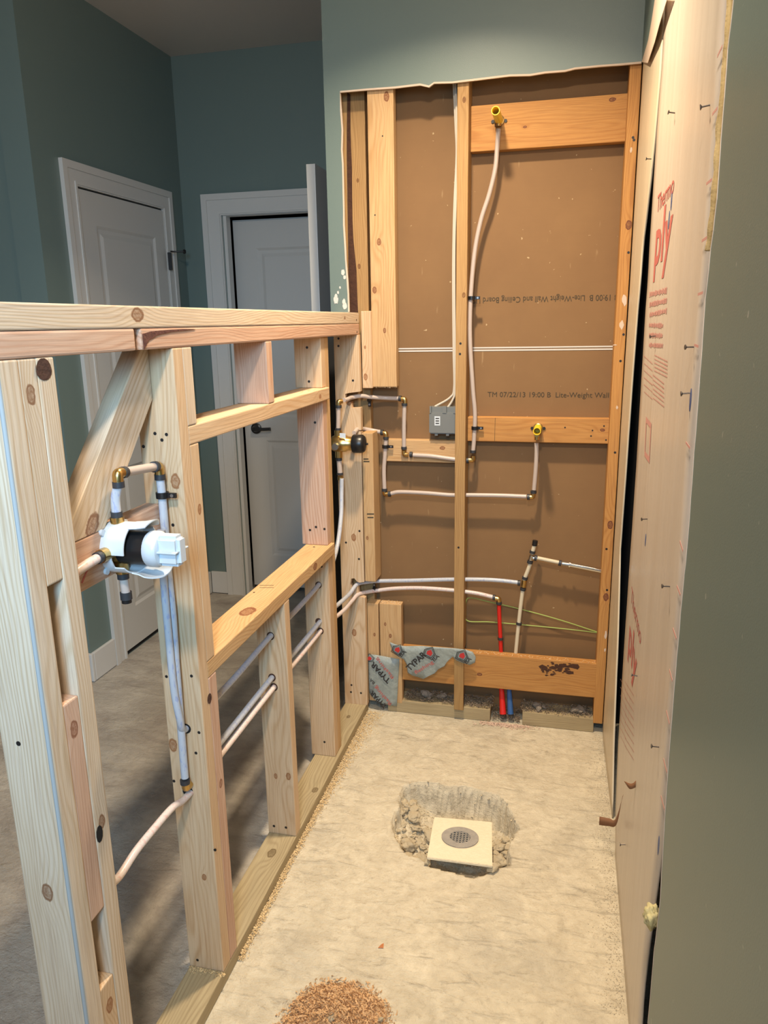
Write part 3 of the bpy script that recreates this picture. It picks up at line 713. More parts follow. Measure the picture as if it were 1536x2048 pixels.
decal('knot_hole', [P(419, 1397, 'x', 0.0002)+Vector((0, .010*math.cos(k/10*6.283), .012*math.sin(k/10*6.283))) for k in range(10)], M_bark, bpy.data.objects['stud.005'] if 'stud.005' in bpy.data.objects else B1, (1, 0, 0), .0004)
cx0, cx1 = -.100, -.0115
for z0, z1, tn, lb in ((1.3395, ZP, 'fresh', 'short trimmer with two screws above the far end of the niche'), (.8235, 1.3005, 'pink', 'reddish grained trimmer between the niche boards at the far side'), (zb, .7845, 'fresh', 'lower trimmer with three pipe holes under the far end of the niche')):
    s_ = stud((cx0, Y_C, z0), (cx1, Y_C+T, z1), tn, lb, [], 'niche trimmers')
    if z0 > 1.3: sp_ = [(614,695),(618,763)]
    elif z0 > .8: sp_ = [(620,1060),(632,1054),(649,1058),(630,845)]
    else: sp_ = [(643,1133),(649,1484)]
    for q in sp_: screw(s_, P(*q, 'y', Y_C), (0, -1, 0))
    C2 = s_
C1 = stud((cx0, Y_C+T+.0004, zb), (cx1, Y_C+2*T, ZP), 'gold', 'full height stud at the far side of the niche, left of the black gap', [])
MS = stud((-L, 1.68, zb), (0, 1.68+T, .7845), 'fresh', 'single stud under the lower niche board with three pipe holes', [(-.055, 1.68, P(550,1552,'y',1.68).z, .006, 'y'), (-.015, 1.68, P(580,1553,'y',1.68).z, .008, 'y')])
screw(MS, P(548, 1652, 'y', 1.68), (0, -1, 0)); screw(MS, P(572, 1655, 'y', 1.68), (0, -1, 0))
for st, yy, hs in ((C2, Y_C, ((637,1170),(637,1243),(641,1262))), (MS, 1.68, ((541,1272),(544,1355),(548,1374)))):
    for q in hs:
        c0 = P(*q, 'y', yy)
        decal('drilled_hole', [c0+Vector((.0115*math.cos(k/14*6.283), -.0001, .0125*math.sin(k/14*6.283))) for k in range(14)], M_bark, st, (0, -1, 0), .0004)
D1 = stud((-L, 1.647, 1.3395), (0, 1.647+T, ZP), 'pink', 'short cripple block standing between the niche top board and the cap', [], 'niche trimmers', 'cripple_stud')
lumber('niche_board', (-L, Y_B+T+.0004, 1.3010), (0, Y_C+T-.0002, 1.3390), 'y', 'fresh', 'upper horizontal niche board under the short cripple block', 'board', 'niche boards', [(0, 2.06, 1.318, .007, 'x')])
nb = lumber('niche_board', (-L, Y_B+T+.0004, .7850), (0, Y_C+T-.0002, .8230), 'y', 'gold', 'lower horizontal niche board with a big oval knot on top', 'board', 'niche boards', [(-.035, P(478,1222,'z',.823).y, .823, .020, 'z'), (0, 1.95, .805, .012, 'x')])
screw(nb, P(628, 1094, 'z', .823), (0, 0, 1)); screw(nb, P(508, 1185, 'z', .823), (0, 0, 1), 'screw_hole', .003)
for dz in (0, .011):
    a, b = P(519, 1171+dz*400, 'z', .8232), P(547, 1171+dz*400, 'z', .8232); decal('stamped_line', [a, b, b+Vector((0, .0022, 0)), a+Vector((0, .0022, 0))], M_brownink, nb, (0, 0, 1))
# diagonal brace and valve blocking
bx0, bx1 = -L, -.0508
SB = 1.05
lowl = lambda y: 1.385+(y-1.165)*SB
upo = .0889/math.cos(math.atan(SB))
lowy = lambda z: 1.165+(z-1.385)/SB
pts = [(lowy(1.1875-upo), 1.1875), (lowy(1.1875), 1.1875), (1.1762, lowl(1.1762)), (1.1762, ZP), (lowy(ZP-upo), ZP)]
print('brace', pts)
ang = math.atan(SB)
br = prism('diagonal_brace', pts, 'x', bx0, bx1, None, None, .002, origin=(-.07, .95, 1.1875))
R_ = Matrix.Rotation(-(math.pi/2-ang), 4, 'X')      # own z axis runs along the board
for v in br.data.vertices: v.co = R_.inverted().to_3x3() @ v.co
br.matrix_world = Matrix.Translation(Vector((-.07, .95, 1.1875))) @ R_
kq = R_.inverted().to_3x3() @ (Vector((-.0508, P(185,1052,'x',-.0508).y, P(185,1052,'x',-.0508).z))-Vector((-.07, .95, 1.1875)))
br.data.materials.append(wood('pale', [(kq.x, kq.y, kq.z, .017, 'x')], 1.4)); tag(br, 'slanted brace board with a large dark knot, running up to the cap behind the valve', 'board')
blk = lumber('valve_blocking', (bx0, YA+3*T+.0004, 1.098), (bx1, Y_B-.0004, 1.187), 'y', 'pink', 'horizontal blocking board that carries the white shower valve', 'board')
rd = [P(a, b, 'x', bx1+.0002) for a, b in ((162,1165),(175,1136),(177,1137),(165,1167))]; decal('pencil_mark', rd, M_redink, blk, (1, 0, 0))

# =================================================================== BACK WALL FRAMING
yE0 = D-T
G2 = 'back wall studs'
def X(px, py, y): return P(px, py, 'y', y).x
def Z(px, py, y): return P(px, py, 'y', y).z
# end stud of the knee wall against the back wall : two notches and a pipe hole
ez = lambda b: Z(715, b, yE0)
ept = [(-L, .0385), (.004, .0385), (.005, ez(1195)), (-.018, ez(1193)), (-.024, ez(1172)), (-.044, ez(1180)), (-.052, ez(1170)), (-.048, ez(1158)), (-.036, ez(1157)), (-.026, ez(1163)), (-.016, ez(1165)), (.003, ez(1163)),
       (.005, ez(863)), (-.02, ez(862)), (.006, ez(860)), (.006, ez(815)), (-.028, ez(816)), (-.030, ez(804)), (-.05, ez(803)), (-.052, ez(788)), (-.036, ez(786)), (.006, ez(783)), (.004, ZP), (-L, ZP)]
ES = prism('stud', [(a, b) for a, b in ept], 'y', yE0, D-.0135, wood('fresh', [(-.043-(-L), 0, Z(707,1265,yE0)-.0385, .010, 'y'), (.055, 0, Z(715,1075,yE0)-.0385, .010, 'y'), (.05, 0, Z(705,800,yE0)-.0385, .014, 'y')]), None)
tag(ES, 'notched end stud of the knee wall fixed to the back wall, beside the brass valve', 'stud', G)
for q in ((677,692),(677,677),(706,761),(692,1085),(718,1118),(703,1370),(702,1384),(722,1386),(719,1062)): screw(ES, P(*q, 'y', yE0), (0, -1, 0))
# K : wide face stud deep in the wall
K = lumber('stud', (X(733,400,D+.051)-L, D+.051, .04), (X(733,400,D+.051), YB, ZC-.01), 'z', 'ochre', 'recessed stud with a dark bark edge at the left of the cut-out', 'stud', G2, [(-.01, D+.05, Z(717,361,D+.05), .005, 'y'), (-.012, D+.05, Z(716,533,D+.05), .006, 'y')])
bkp = [(694,185),(700,190),(700,260),(703,340),(704,440),(706,480),(712,540),(714,600),(716,640),(697,640),(696,500),(693,300)]
decal('bark_edge', [P(a+1, b, 'y', D+.0508) for a, b in bkp], M_bark, K, (0, -1, 0), .003, 'dark bark along the left edge')
lumber('stud', (-.0915, D+.0005, 1.0), (X(733,400,D+.051)-L-.0006, YB-.0005, ZC-.01), 'z', 'brown', 'brown stud just inside the left edge of the cut-out', 'stud', G2)
# F : narrow stud cut in three pieces
fx0, fx1 = .0075, .0455
fU = lumber('stud', (fx0, D-.012, Z(735,776,D)), (fx1-.0005, D+.0505, Z(735,622,D)), 'z', 'fresh', 'cut off narrow stud piece right of the knee wall cap', 'stud', G2, [(.02, D-.012, 1.45, .004, 'y'), (.02, D-.012, 1.345, .008, 'y')])
fM = lumber('stud', (fx0, yE0, Z(735,1163,yE0)), (X(750,1100,yE0), D+.0505, Z(735,866,yE0)), 'z', 'gold', 'narrow stud piece right of the brass valve with small black stamps', 'stud', G2, [(.02, yE0, Z(720,1075,yE0), .005, 'y')])
lumber('stud', (.002, D, .04), (.0475, D+.0505, Z(745,1207,D)), 'z', 'gold', 'narrow sawn off stub next to the knee wall, behind the grey flashing', 'stud', G2, [(.03, D, .33, .005, 'y')])
J2 = lumber('stud', (.0525, D, .04), (.1405, D+T, Z(780,1208,D)), 'z', 'gold', 'wide sawn off stub with a splintered top above the grey flashing', 'stud', G2, [(.075, D, Z(766,1248,D), .005, 'y'), (.095, D, Z(784,1272,D), .006, 'y')])
GS = lumber('stud', (X(738,400,D), D-.0002, Z(765,774,D)), (X(738,400,D)+.0905, D+T, ZC-.01), 'z', 'gold', 'wide knotty stud ending in a saw cut beside the brown board', 'stud', G2,
            [(X(773,195,D), D, Z(773,193,D), .010, 'y'), (X(758,484,D), D, Z(758,484,D), .008, 'y'), (X(749,580,D), D, Z(749,580,D), .008, 'y'), (X(769,661,D), D, Z(769,661,D), .006, 'y')])
for q in ((765,272),(750,430)): screw(GS, P(*q, 'y', D-.0002), (0, -1, 0), 'nail_hole', .0025)
for (px, py, wpx) in ((723,918,10),(723,923,12),(730,1028,14),(731,1035,12)):
    a = P(px+4, py, 'y', yE0-.0001); b = P(px+wpx+4, py, 'y', yE0-.0001); h = Vector((0, 0, .0022)); decal('stamp_bar', [a-h, b-h, b+h, a+h], M_brownink, fM, (0, -1, 0))
CS = lumber('stud', (.3475, D, .2865), (.3475+T, YB-.0005, ZC-.01), 'z', 'ochre', 'centre stud between the grey electrical box and the tall water pipe', 'stud', G2,
            [(.37, D, Z(922,200,D), .006, 'y'), (.375, D, Z(925,590,D), .006, 'y')])
for q in ((921,687),(920,708),(917,1095)): screw(CS, P(*q, 'y', D), (0, -1, 0))
HS = lumber('stud', (.884, D, .04), (.9195, YB-.0005, ZC-.01), 'z', 'orange', 'orange stud in the right corner of the cut-out', 'stud', G2,
            [(.908, D, Z(1256,450,D), .010, 'y'), (.905, D, Z(1225,1195,D), .010, 'y'), (.905, D, Z(1228,1050,D), .010, 'y')])
M_smear = plain('plaster_smear', (.62, .50, .40), .9)
rs = random.Random(4)
for (px_, py_, sx, sz) in ((1249,600,.010,.020),(1243,650,.009,.016),(1262,300,.004,.010),(1234,815,.004,.008),(1213,1270,.006,.016),(1210,1300,.004,.010),(1230,690,.008,.002)):
    c0 = P(px_, py_, 'y', D-.0001); c0.x = min(c0.x, .9185-sx)
    decal('plaster_smear', [c0+Vector((sx*math.cos(j/9*6.283)*rs.uniform(.6, 1.0), 0, sz*math.sin(j/9*6.283)*rs.uniform(.6, 1.1))) for j in range(9)], M_smear, HS, (0, -1, 0))
for q in ((1266,275),(1268,280),(1257,505),(1247,669),(1241,722),(1230,905),(1213,1098),(1214,1180)): screw(HS, P(*q, 'y', D), (0, -1, 0))
# blocking set back against the rear board
yk = YB-T-.001
def blockx(x0, x1, z0, z1, tone, label, knots=(), y0=yk, grp='blocking boards in the back wall', nm='blocking'):
    return lumber(nm, (x0, y0, z0), (x1, y0+T, z1), 'x', tone, label, 'board', grp, [(a, y0, b, r, 'y') for a, b, r in knots])
zt6 = Z(1100, 199, yk)
k6 = blockx(.3862, .8875, zt6-.141, zt6, 'orange', 'wide blocking board at the top that holds the shower head stub', [(X(1225,199,yk), Z(1225,199,yk), .007), (X(1050,254,yk), Z(1050,254,yk), .004)])
zt4 = Z(1100, 836, yk)
k4 = blockx(.3862, .8875, zt4-.089, zt4, 'orange', 'blocking board right of the centre stud with the lower yellow stub', [(X(1205,860,yk), Z(1205,860,yk), .006)])
k3 = blockx(.0635, .347, Z(830,924,yk), Z(830,880,yk)+.0, 'gold', 'short blocking board under the grey electrical box', [(X(885,896,yk), Z(885,896,yk), .007)])
zb6 = Z(1195, 1330, D-.0)
k5 = lumber('blocking', (.1415, D, .146), (.8875, D+T, .286), 'x', 'orange', 'wide low blocking board with black stains, above the floor plates', 'board', 'blocking boards in the back wall', [(.45, D, .20, .007, 'y')])
for q in ((1130,855),(1185,861),(1182,872),(1208,852),(1212,880)): screw(k4, P(*q, 'y', yk), (0, -1, 0), 'nail_hole', .003)
p4a = P(990, 836, 'y', yk-.0001); decal('pencil_mark', [Vector((p4a.x, p4a.y, zt4-.087)), Vector((p4a.x+.0012, p4a.y, zt4-.087)), Vector((p4a.x+.0012, p4a.y, zt4-.002)), Vector((p4a.x, p4a.y, zt4-.002))], M_brownink, k4, (0, -1, 0))
# black stains on the low board
rs = random.Random(3)
for k in range(38):
    cxp = rs.gauss(1112, 20); cyp = 1339+rs.gauss(0, 7); s = rs.uniform(.003, .011)*(1.6 if k < 7 else .9)
    if k < 3: cxp, cyp, s = 1108+k*10, 1335-k*2, .013
    c0 = P(cxp, cyp, 'y', D-.0001+.0)
    if not (.147+s*.5 < c0.z < .285-s*.5): continue
    decal('black_stain', [c0+Vector((s*math.cos(j/7*6.283)*rs.uniform(.7, 1.5), 0, s*.62*math.sin(j/7*6.283)*rs.uniform(.6, 1.3))) for j in range(7)], M_bark, k5, (0, -1, 0), .0002+.00002*k)
fp1 = lumber('floor_plate', (.080, D+.0007, .0005), (.494, YB-.001, .052), 'x', 'olive', 'greenish floor plate piece left of the red and blue sleeves', 'board', 'floor plate pieces')
lumber('floor_plate', (.619, D+.0007, .0005), (.8875, YB-.001, .058), 'x', 'olive', 'greenish floor plate piece right of the blue sleeve', 'board', 'floor plate pieces')
lumber('stake', (X(908,1350,D-.02), D-.020, .0475), (X(927,1350,D-.02), D-.0008, Z(917,1313,D-.02)), 'z', 'brown', 'short brown upright stake in front of the low blocking board', 'board')
# splinters on the sawn stubs
rs = random.Random(11)
def splinters(parent, x0, x1, y, z, n, mat, up=1):
    bm = bmesh.new(); o0 = Vector((x0, y, z))
    for k in range(n):
        a = Vector((rs.uniform(0, x1-x0), rs.uniform(0, .02), 0)); b = a+Vector((rs.uniform(-.006, .006), rs.uniform(-.005, .005), up*rs.uniform(.002, .010)))
        tubem(bm, [a, b], [.0014, .0003], 4)
    link('splinters', bm, mat, parent, loc=o0)['kind'] = 'stuff'
M_spl = plain('splinter_wood', (.72, .52, .30), .8)
splinters(J2, .055, .138, D+.003, Z(780,1208,D)-.001, 60, M_spl); splinters(GS, .048, .135, D+.003, Z(765,774,D)+.001, 70, M_spl, -.7)
splinters(k5, .30, .885, D+.003, .285, 160, M_spl, .5)

# =================================================================== FLASHING
def patch(px, y, mat, label, ripple=.0025):
    pts = [P(a, b, 'y', y) for a, b in px]; bm = bmesh.new(); o0 = pts[0].copy()
    f = bm.faces.new([bm.verts.new(p-o0) for p in pts]); 
    bmesh.ops.triangulate(bm, faces=[f]); bmesh.ops.subdivide_edges(bm, edges=bm.edges[:], cuts=3, use_grid_fill=True)
    for v in bm.verts: v.co.y += -ripple*.5-ripple*noise.noise((v.co+o0)*30)
    bmesh.ops.recalc_face_normals(bm, faces=bm.faces[:])
    o = link('flashing_membrane', bm, mat, None, True, loc=o0); m = o.modifiers.new('s', 'SOLIDIFY'); m.thickness = .0012
    return tag(o, label, 'membrane', 'torn flashing membrane')
yf = D-.0235
fl1 = patch([(737+a, b) for a, b in ((0,1308),(14,1309),(62,1318),(60,1350),(57,1412),(30,1408),(16,1402),(2,1385))], D-.006, M_flash, 'lower left piece of grey flashing, upright over the sawn off stubs')
s6 = lambda a, b: (730+a/6.678, 1190+b/6.678)
ml = [(330,625),(400,655),(520,680),(760,680),(1190,710),(1340,725),(1440,760),(1480,830),(1470,900),(1400,935),(1300,905),(1220,870),(1170,820),(1090,900),(1060,950),(980,990),(930,1045),(780,1120),(640,1075),(570,1040),(560,930),(520,860),(430,810),(370,750)]
fl2 = patch([s6(a, b) for a, b in ml], yf, M_flash, 'ragged long piece of grey flashing across the low blocking board')
def pp(a, b, y): return P(*s6(a, b), 'y', y)
def ptext(s, o_, u_, v_, y, mat, par, bold=.02): text(s, pp(*o_, y), pp(o_[0]+u_[0], o_[1]+u_[1], y)-pp(*o_, y), pp(o_[0]+v_[0], o_[1]+v_[1], y)-pp(*o_, y), mat, par, 'printed_text', bold)
M_logo = plain('logo_red', (.50, .03, .03), .5)
def logo(cx_, cy_, s, rot, y, par):
    base = [(-.8, .9), (-.95, -.1), (0, -1.0), (.95, -.1), (.8, .9)]
    def ring(sc): return [(cx_+s*sc*(a*math.cos(rot)-b*math.sin(rot)), cy_+s*sc*(a*math.sin(rot)+b*math.cos(rot))) for a, b in base]
    for r0, r1 in ((1.0, .88), (.78, .68)):
        A_, B_ = [pp(*q, y) for q in ring(r0)], [pp(*q, y) for q in ring(r1)]; bm = bmesh.new(); o0 = A_[0].copy()
        a_ = [bm.verts.new(p-o0) for p in A_]; b_ = [bm.verts.new(p-o0) for p in B_]
        for k in range(5): bm.faces.new((a_[k], a_[(k+1)%5], b_[(k+1)%5], b_[k]))
        link('printed_emblem', bm, M_blackink, par, loc=o0)
    decal('printed_emblem', [pp(*q, y) for q in ring(.46)], M_logo, par, (0, -1, 0), .0002)
yt = yf-.0052
logo(865, 768, 88, .45, yt, fl2); logo(1300, 806, 88, .45, yt, fl2); logo(436, 728, 80, .55, yt, fl2)
ptext('TYPAR', (600,1020), (230,-215), (-62,-60), yt, M_blackink, fl2, .03)
ptext('flashing', (690,1070), (240,-150), (-40,-50), yt, M_redink, fl2, .01)
for q in ((925,890), (1355,925), (485,830)): ptext('BA', q, (75,-65), (-32,-38), yt, M_blackink, fl2, .01)
y1 = D-.012
logo(60, 850, 60, -2.4, y1, fl1)
ptext('TYPAR', (345,1135), (-235,-255), (-45,55), y1, M_blackink, fl1, .03)
ptext('flashing', (400,1090), (-230,-270), (-38,40), y1, M_redink, fl1, .01)
ptext('flashing', (370,1440), (-215,-245), (-38,45), y1, M_redink, fl1, .01)
ptext('TYPAR', (290,1470), (-190,-200), (-42,48), y1, M_blackink, fl1, .03)
ptext('BA', (135,1170), (-55,-60), (-25,28), y1, M_blackink, fl1, .01)

# =================================================================== PLUMBING
RP = .0078
def ring_(p, d, parent, r=.0108, h=.010, mat=None, name='crimp_ring'):
    d = Vector(d).normalized(); p = Vector(p)
    return lathe(name, [(-h/2, r), (h/2, r)], p, d, mat or M_ring, parent, 16)
def elbow(p, d1_, d2_, parent, ln=.016, r=.0088, mat=None):
    """brass 90 degree fitting whose two arms run along d1_ and d2_ from corner p"""
    p = Vector(p); a = p+Vector(d1_).normalized()*ln; b = p+Vector(d2_).normalized()*ln
    m = [a, p.lerp(a, .5), p.lerp(a, .18).lerp(p.lerp(b, .18), .5), p.lerp(b, .5), b]
    return tube('elbow_fitting', m, r, mat or M_brass, parent, seg=14, curve=True, n=5)
def run(name, label, pts, loc=None): return empty(name, pts, label, 'pipe')
def clamp(p, d, parent_thing, label, side=(1, 0, 0), n=(0, -1, 0)):
    """black plastic pipe clamp : loop round the pipe with a screw tab"""
    p = Vector(p); d = Vector(d).normalized(); side = Vector(side).normalized()
    c = empty('pipe_clamp', p, label, 'clamp', 'black pipe clamps')
    lathe('clamp_loop', [(-.006, .0130), (.006, .0130)], p, d, M_black, c, 18)
    bm = bmesh.new(); n = Vector(n); q = p+side*.018
    for a in (-1, 1):
        pass
    pts_ = [q+side*s1*.012+d*s2*.005+n*s3*.003 for s1, s2, s3 in ((-1,-1,-1),(1,-1,-1),(1,1,-1),(-1,1,-1),(-1,-1,1),(1,-1,1),(1,1,1),(-1,1,1))]
    vs = [bm.verts.new(v-p) for v in pts_]
    for f in ((0,3,2,1),(4,5,6,7),(0,1,5,4),(1,2,6,5),(2,3,7,6),(3,0,4,7)): bm.faces.new([vs[i] for i in f])
    bmesh.ops.recalc_face_normals(bm, faces=bm.faces[:]); tb_ = link('clamp_tab', bm, M_black, c, loc=p)
    lathe('screw', [(0, .0035), (.001, .0035)], q+side*.004+n*.0031, n, M_steel, tb_, 10)
    return c
yp = D+.038        # pipe layer in the back wall
Q = lambda a, b, y=yp: P(a, b, 'y', y)
# tall riser to the shower head
R1 = empty('water_pipe', Q(944,915), 'tall translucent pipe rising beside the centre stud to the upper yellow stub', 'pipe', 'translucent water pipes')
tube('pipe', [Q(997,258), Q(994,300), Q(990,340), Q(978,390), Q(962,440), Q(950,500), Q(943,570), Q(940,640), Q(941,700), Q(946,780), Q(950,830), Q(948,880), Q(946,905)], RP, M_pex, R1)
ring_(Q(996,250), (0, 0, 1), R1); ring_(Q(946,903), (0, 0, 1), R1)
elbow(Q(946,920), (0, 0, 1), (-1, 0, 0), R1); ring_(Q(935,921), (1, 0, 0), R1)
elbow(Vector((Q(997,240).x, yp-.004, Q(997,240).z)), (0, 0, -1), (0, -1, 0), R1, .02, .009)
def stub(px, py, y0, ln, parent, label):
    s = empty('pipe_stub', P(px, py, 'y', y0), label, 'pipe stub', 'yellow pipe stubs'); b = P(px, py, 'y', y0)
    bm = bmesh.new(); r0, r1 = .0135, .0110; seg = 24; o0 = b
    rings = [[bm.verts.new(Vector((r*math.cos(a), -h, r*math.sin(a)))) for a in [2*math.pi*i/seg for i in range(seg)]] for h, r in ((0, r0), (ln, r0), (ln, r1), (ln*.3, r1))]
    for a, b_ in zip(rings, rings[1:]):
        for i in range(seg): bm.faces.new((a[i], a[(i+1)%seg], b_[(i+1)%seg], b_[i]))
    bm.faces.new(rings[0]); bm.faces.new(rings[-1]); bmesh.ops.recalc_face_normals(bm, faces=bm.faces[:])
    o = link('yellow_tube', bm, M_yellow, s, True, loc=o0); sharp(o)
    lathe('brass_ear', [(0, .017), (.006, .017), (.008, .013)], P(px, py, 'y', y0)+Vector((0, .008, 0)), (0, -1, 0), M_brass, s)
    for dx in (-.021, .021):
        lathe('ear_screw', [(0, .0055), (.003, .0055)], P(px, py, 'y', y0)+Vector((dx, .0085, -.002)), (0, -1, 0), M_dark, s, 12)
    return s
stub(998, 240, yk-.009, .120, None, 'upper yellow pipe stub on the wide top blocking board')
stub(1076, 856, yk-.009, .085, None, 'lower yellow pipe stub on the blocking board below the printed date')
clamp(Q(943,596), (0, 0, 1), None, 'black clamp on the tall pipe beside the upper printed line', (1, 0, 0))
clamp(Q(950,856), (0, 0, 1), None, 'black clamp on the tall pipe in front of the right blocking board', (1, 0, 0))
# left continuation of the riser circuit
R2 = empty('water_pipe', Q(820,910), 'translucent pipe loop left of the centre stud rising from the short blocking board', 'pipe', 'translucent water pipes')
tube('pipe', [Q(826,910), Q(860,912), Q(890,916), Q(912,919)], RP, M_pex, R2); ring_(Q(822,909), (1, 0, 0), R2)
elbow(Q(808,909), (1, 0, 0), (0, 0, 1), R2); ring_(Q(808,896), (0, 0, 1), R2)
tube('pipe', [Q(808,894), Q(808,850), Q(809,812)], RP, M_pex, R2); ring_(Q(809,809), (0, 0, 1), R2)
elbow(Q(810,798), (0, 0, -1), (-1, 0, 0), R2); ring_(Q(800,797), (1, 0, 0), R2)
ym = D+.005
tube('pipe', [Q(797,797), Q(770,796,yp), Q(740,794,D+.012), Q(722,792,D-.012), P(704,795,'y',D-.03), P(694,799,'y',2.47), P(688,800,'y',2.448)], RP, M_pex, R2)
clamp(Q(739,797,D+.030), (1, 0, 0), None, 'black clamp on the pipe passing through the notched end stud', (0, 0, -1))
# tub spout circuit
R3 = empty('water_pipe', Q(771,985), 'translucent pipe dropping from the brass valve and running right to the lower yellow stub', 'pipe', 'translucent water pipes')
elbow(Vector((Q(1074,868).x, yp-.004, Q(1074,868).z)), (0, 0, -1), (0, -1, 0), R3, .02, .009)
tube('pipe', [Q(1073,886), Q(1073,910), Q(1071,945), Q(1068,980)], RP, M_pex, R3); ring_(Q(1067,984), (0, 0, 1), R3)
elbow(Q(1066,994), (0, 0, 1), (-1, 0, 0), R3); ring_(Q(1057,994), (1, 0, 0), R3)
tube('pipe', [Q(1053,993), Q(1000,991), Q(930,990), Q(900,990), Q(850,986), Q(800,984), Q(782,987)], RP, M_pex, R3); ring_(Q(779,988), (1, 0, 0), R3)
elbow(Q(769,988), (1, 0, 0), (0, 0, 1), R3); ring_(Q(769,980), (0, 0, 1), R3)
tube('pipe', [Q(769,977), Q(768,940), Q(770,910), Q(772,880)], RP, M_pex, R3); ring_(Q(772,876), (0, 0, 1), R3)
elbow(Q(772,866), (0, 0, -1), (-1, 0, 0), R3); ring_(Q(764,865), (1, 0, 0), R3)
tube('pipe', [Q(761,864), Q(745,861), Q(728,858,D+.02), P(716,858,'y',D-.03), P(708,866,'y',2.46)], RP, M_pex, R3)
clamp(Q(771,893), (0, 0, 1), None, 'black clamp on the pipe just under the elbow left of the short blocking board', (1, 0, 0))
# supply lines low in the back wall
yl = D+.055
S1 = empty('water_pipe', Q(1040,1165), 'upper of the two low translucent supply lines, ending at the cream pipe', 'pipe', 'low translucent supply lines')
S2 = empty('water_pipe', Q(990,1196), 'lower of the two low translucent supply lines, ending at the red pipe', 'pipe', 'low translucent supply lines')
hE1, hE2 = P(710,1172,'y',yE0+.01), P(706,1198,'y',yE0-.004)
cB, cG = P(640,1243,'y',Y_C), P(641,1262,'y',Y_C)
mB, mG = P(544,1355,'y',1.68), P(548,1374,'y',1.68)
tube('pipe', [Q(1036,1165), Q(1000,1161), Q(960,1159), Q(900,1159), Q(820,1161), Q(760,1162), P(735,1164,'y',D+.02), P(714,1169,'y',yE0+.01), P(700,1187,'y',2.44), P(683,1203,'y',2.33), cB+Vector((0, .06, 0)), cB, cB.lerp(mB, .5)+Vector((0, 0, -.003)), mB, Vector((-.045, 1.40, .555)), Vector((-.048, 1.19, .548))], RP, M_pexb, S1)
ring_(Q(1038,1166), (1, 0, 0), S1)
tube('pipe', [Q(986,1194), Q(950,1186), Q(900,1180), Q(840,1176), Q(790,1177), Q(755,1181), P(735,1184,'y',D+.01), P(716,1189,'y',yE0), P(703,1203,'y',2.44), P(686,1222,'y',2.33), cG+Vector((0, .06, 0)), cG, cG.lerp(mG, .5)+Vector((0, 0, -.002)), mG, Vector((-.042, 1.40, .527)), P(379,1587,'y',Y_B-.004), P(345,1615,'x',-.046), P(310,1655,'x',-.046), P(272,1702,'x',-.046), P(232,1760,'x',-.046), Vector((-.046, .835, .56))], RP, M_pexr, S2)
ring_(Q(988,1195), (1, 0, 0), S2)
clamp(Q(749,1180,D+.04), (1, 0, 0), None, 'black clamp on the lower supply line beside the end stud', (0, 0, 1))
# hot / cold red pipe and cream pipe
RD = empty('water_pipe', Q(1003,1310), 'bright red pipe standing up from behind the low blocking board', 'pipe')
elbow(Q(998,1197), (-1, 0, 0), (0, 0, -1), RD); ring_(Q(998,1206), (0, 0, 1), RD)
tube('pipe', [Q(998,1210), Q(999,1240), Q(1001,1280), Q(1003,1330), Q(1005,1400)], RP, M_red, RD); ring_(Q(1001,1277), (0, 0, 1), RD)
for (a, b, m, lb, wv) in ((1006, 1003, M_red, 'flattened red plastic sleeve at the slab between the floor plates', .013), (1021, 1018, M_blue, 'blue plastic sleeve at the slab next to the red one', .012)):
    s_ = tube('pipe_sleeve', [Q(b, 1375, D+.035), Q((a+b)/2, 1400, D+.025), Q(a, 1428, D+.008)], [wv*.7, wv*.9, wv*1.0], m, None, seg=12, n=1, curve=False); tag(s_, lb, 'sleeve', 'pipe sleeves at the slab')
CP = empty('water_pipe', Q(1030,1310), 'cream coloured leaning pipe with a tee and a chrome branch', 'pipe')
tube('pipe', [Q(1069,1090), Q(1064,1108)], .0075, M_cream, CP, curve=False); tube('cap', [Q(1070.5,1081), Q(1069,1091)], .0098, M_black, CP, curve=False)
tube('pipe', [Q(1062,1122), Q(1056,1140), Q(1048,1160)], .0075, M_cream, CP); tube('pipe', [Q(1046,1176), Q(1041,1215), Q(1036,1260), Q(1031,1312), Q(1026,1370)], .0075, M_cream, CP)
for q in ((1065,1104),(1060,1124),(1050,1156),(1046,1178),(1038,1247)): ring_(Q(*q), Q(1064,1108)-Q(1056,1140), CP)
tube('tee_fitting', [Q(1064,1110), Q(1061,1120)], .0098, M_chrome, CP, curve=False); tube('tee_fitting', [Q(1063,1115), Q(1074,1117)], .008, M_chrome, CP, curve=False)
tube('tee_fitting', [Q(1049,1160), Q(1047,1174)], .0095, M_brass, CP, curve=False)
tube('pipe', [Q(1075,1116), Q(1118,1125)], .0070, M_cream, CP, curve=False); ring_(Q(1071,1116), Q(1118,1125)-Q(1075,1116), CP); ring_(Q(1120,1126), Q(1118,1125)-Q(1075,1116), CP)
tube('valve_neck', [Q(1124,1127), Q(1138,1129)], .008, M_steel, CP, curve=False); tube('chrome_sleeve', [Q(1138,1129), Q(1204,1142)], .0088, M_chrome, CP, curve=False); ring_(Q(1139,1129), Q(1118,1125)-Q(1075,1116), CP, .0125, .005, M_chrome)
# green wire
gw = tube('green_wire', [P(1197,1265,'y',YB-.012), P(1120,1240,'y',YB-.02), P(1040,1218,'y',YB-.012), P(980,1204,'y',YB-.015), P(945,1196,'y',YB-.015), P(933,1200,'y',YB-.02), P(931,1225,'y',YB-.02), P(936,1242,'y',YB-.02), P(980,1244,'y',YB-.02), P(1050,1250,'y',YB-.014), P(1150,1260,'y',YB-.012), P(1200,1266,'y',YB-.012)], .0022, M_green_wire)
tag(gw, 'thin green wire looped across the brown board behind the red pipe', 'wire')
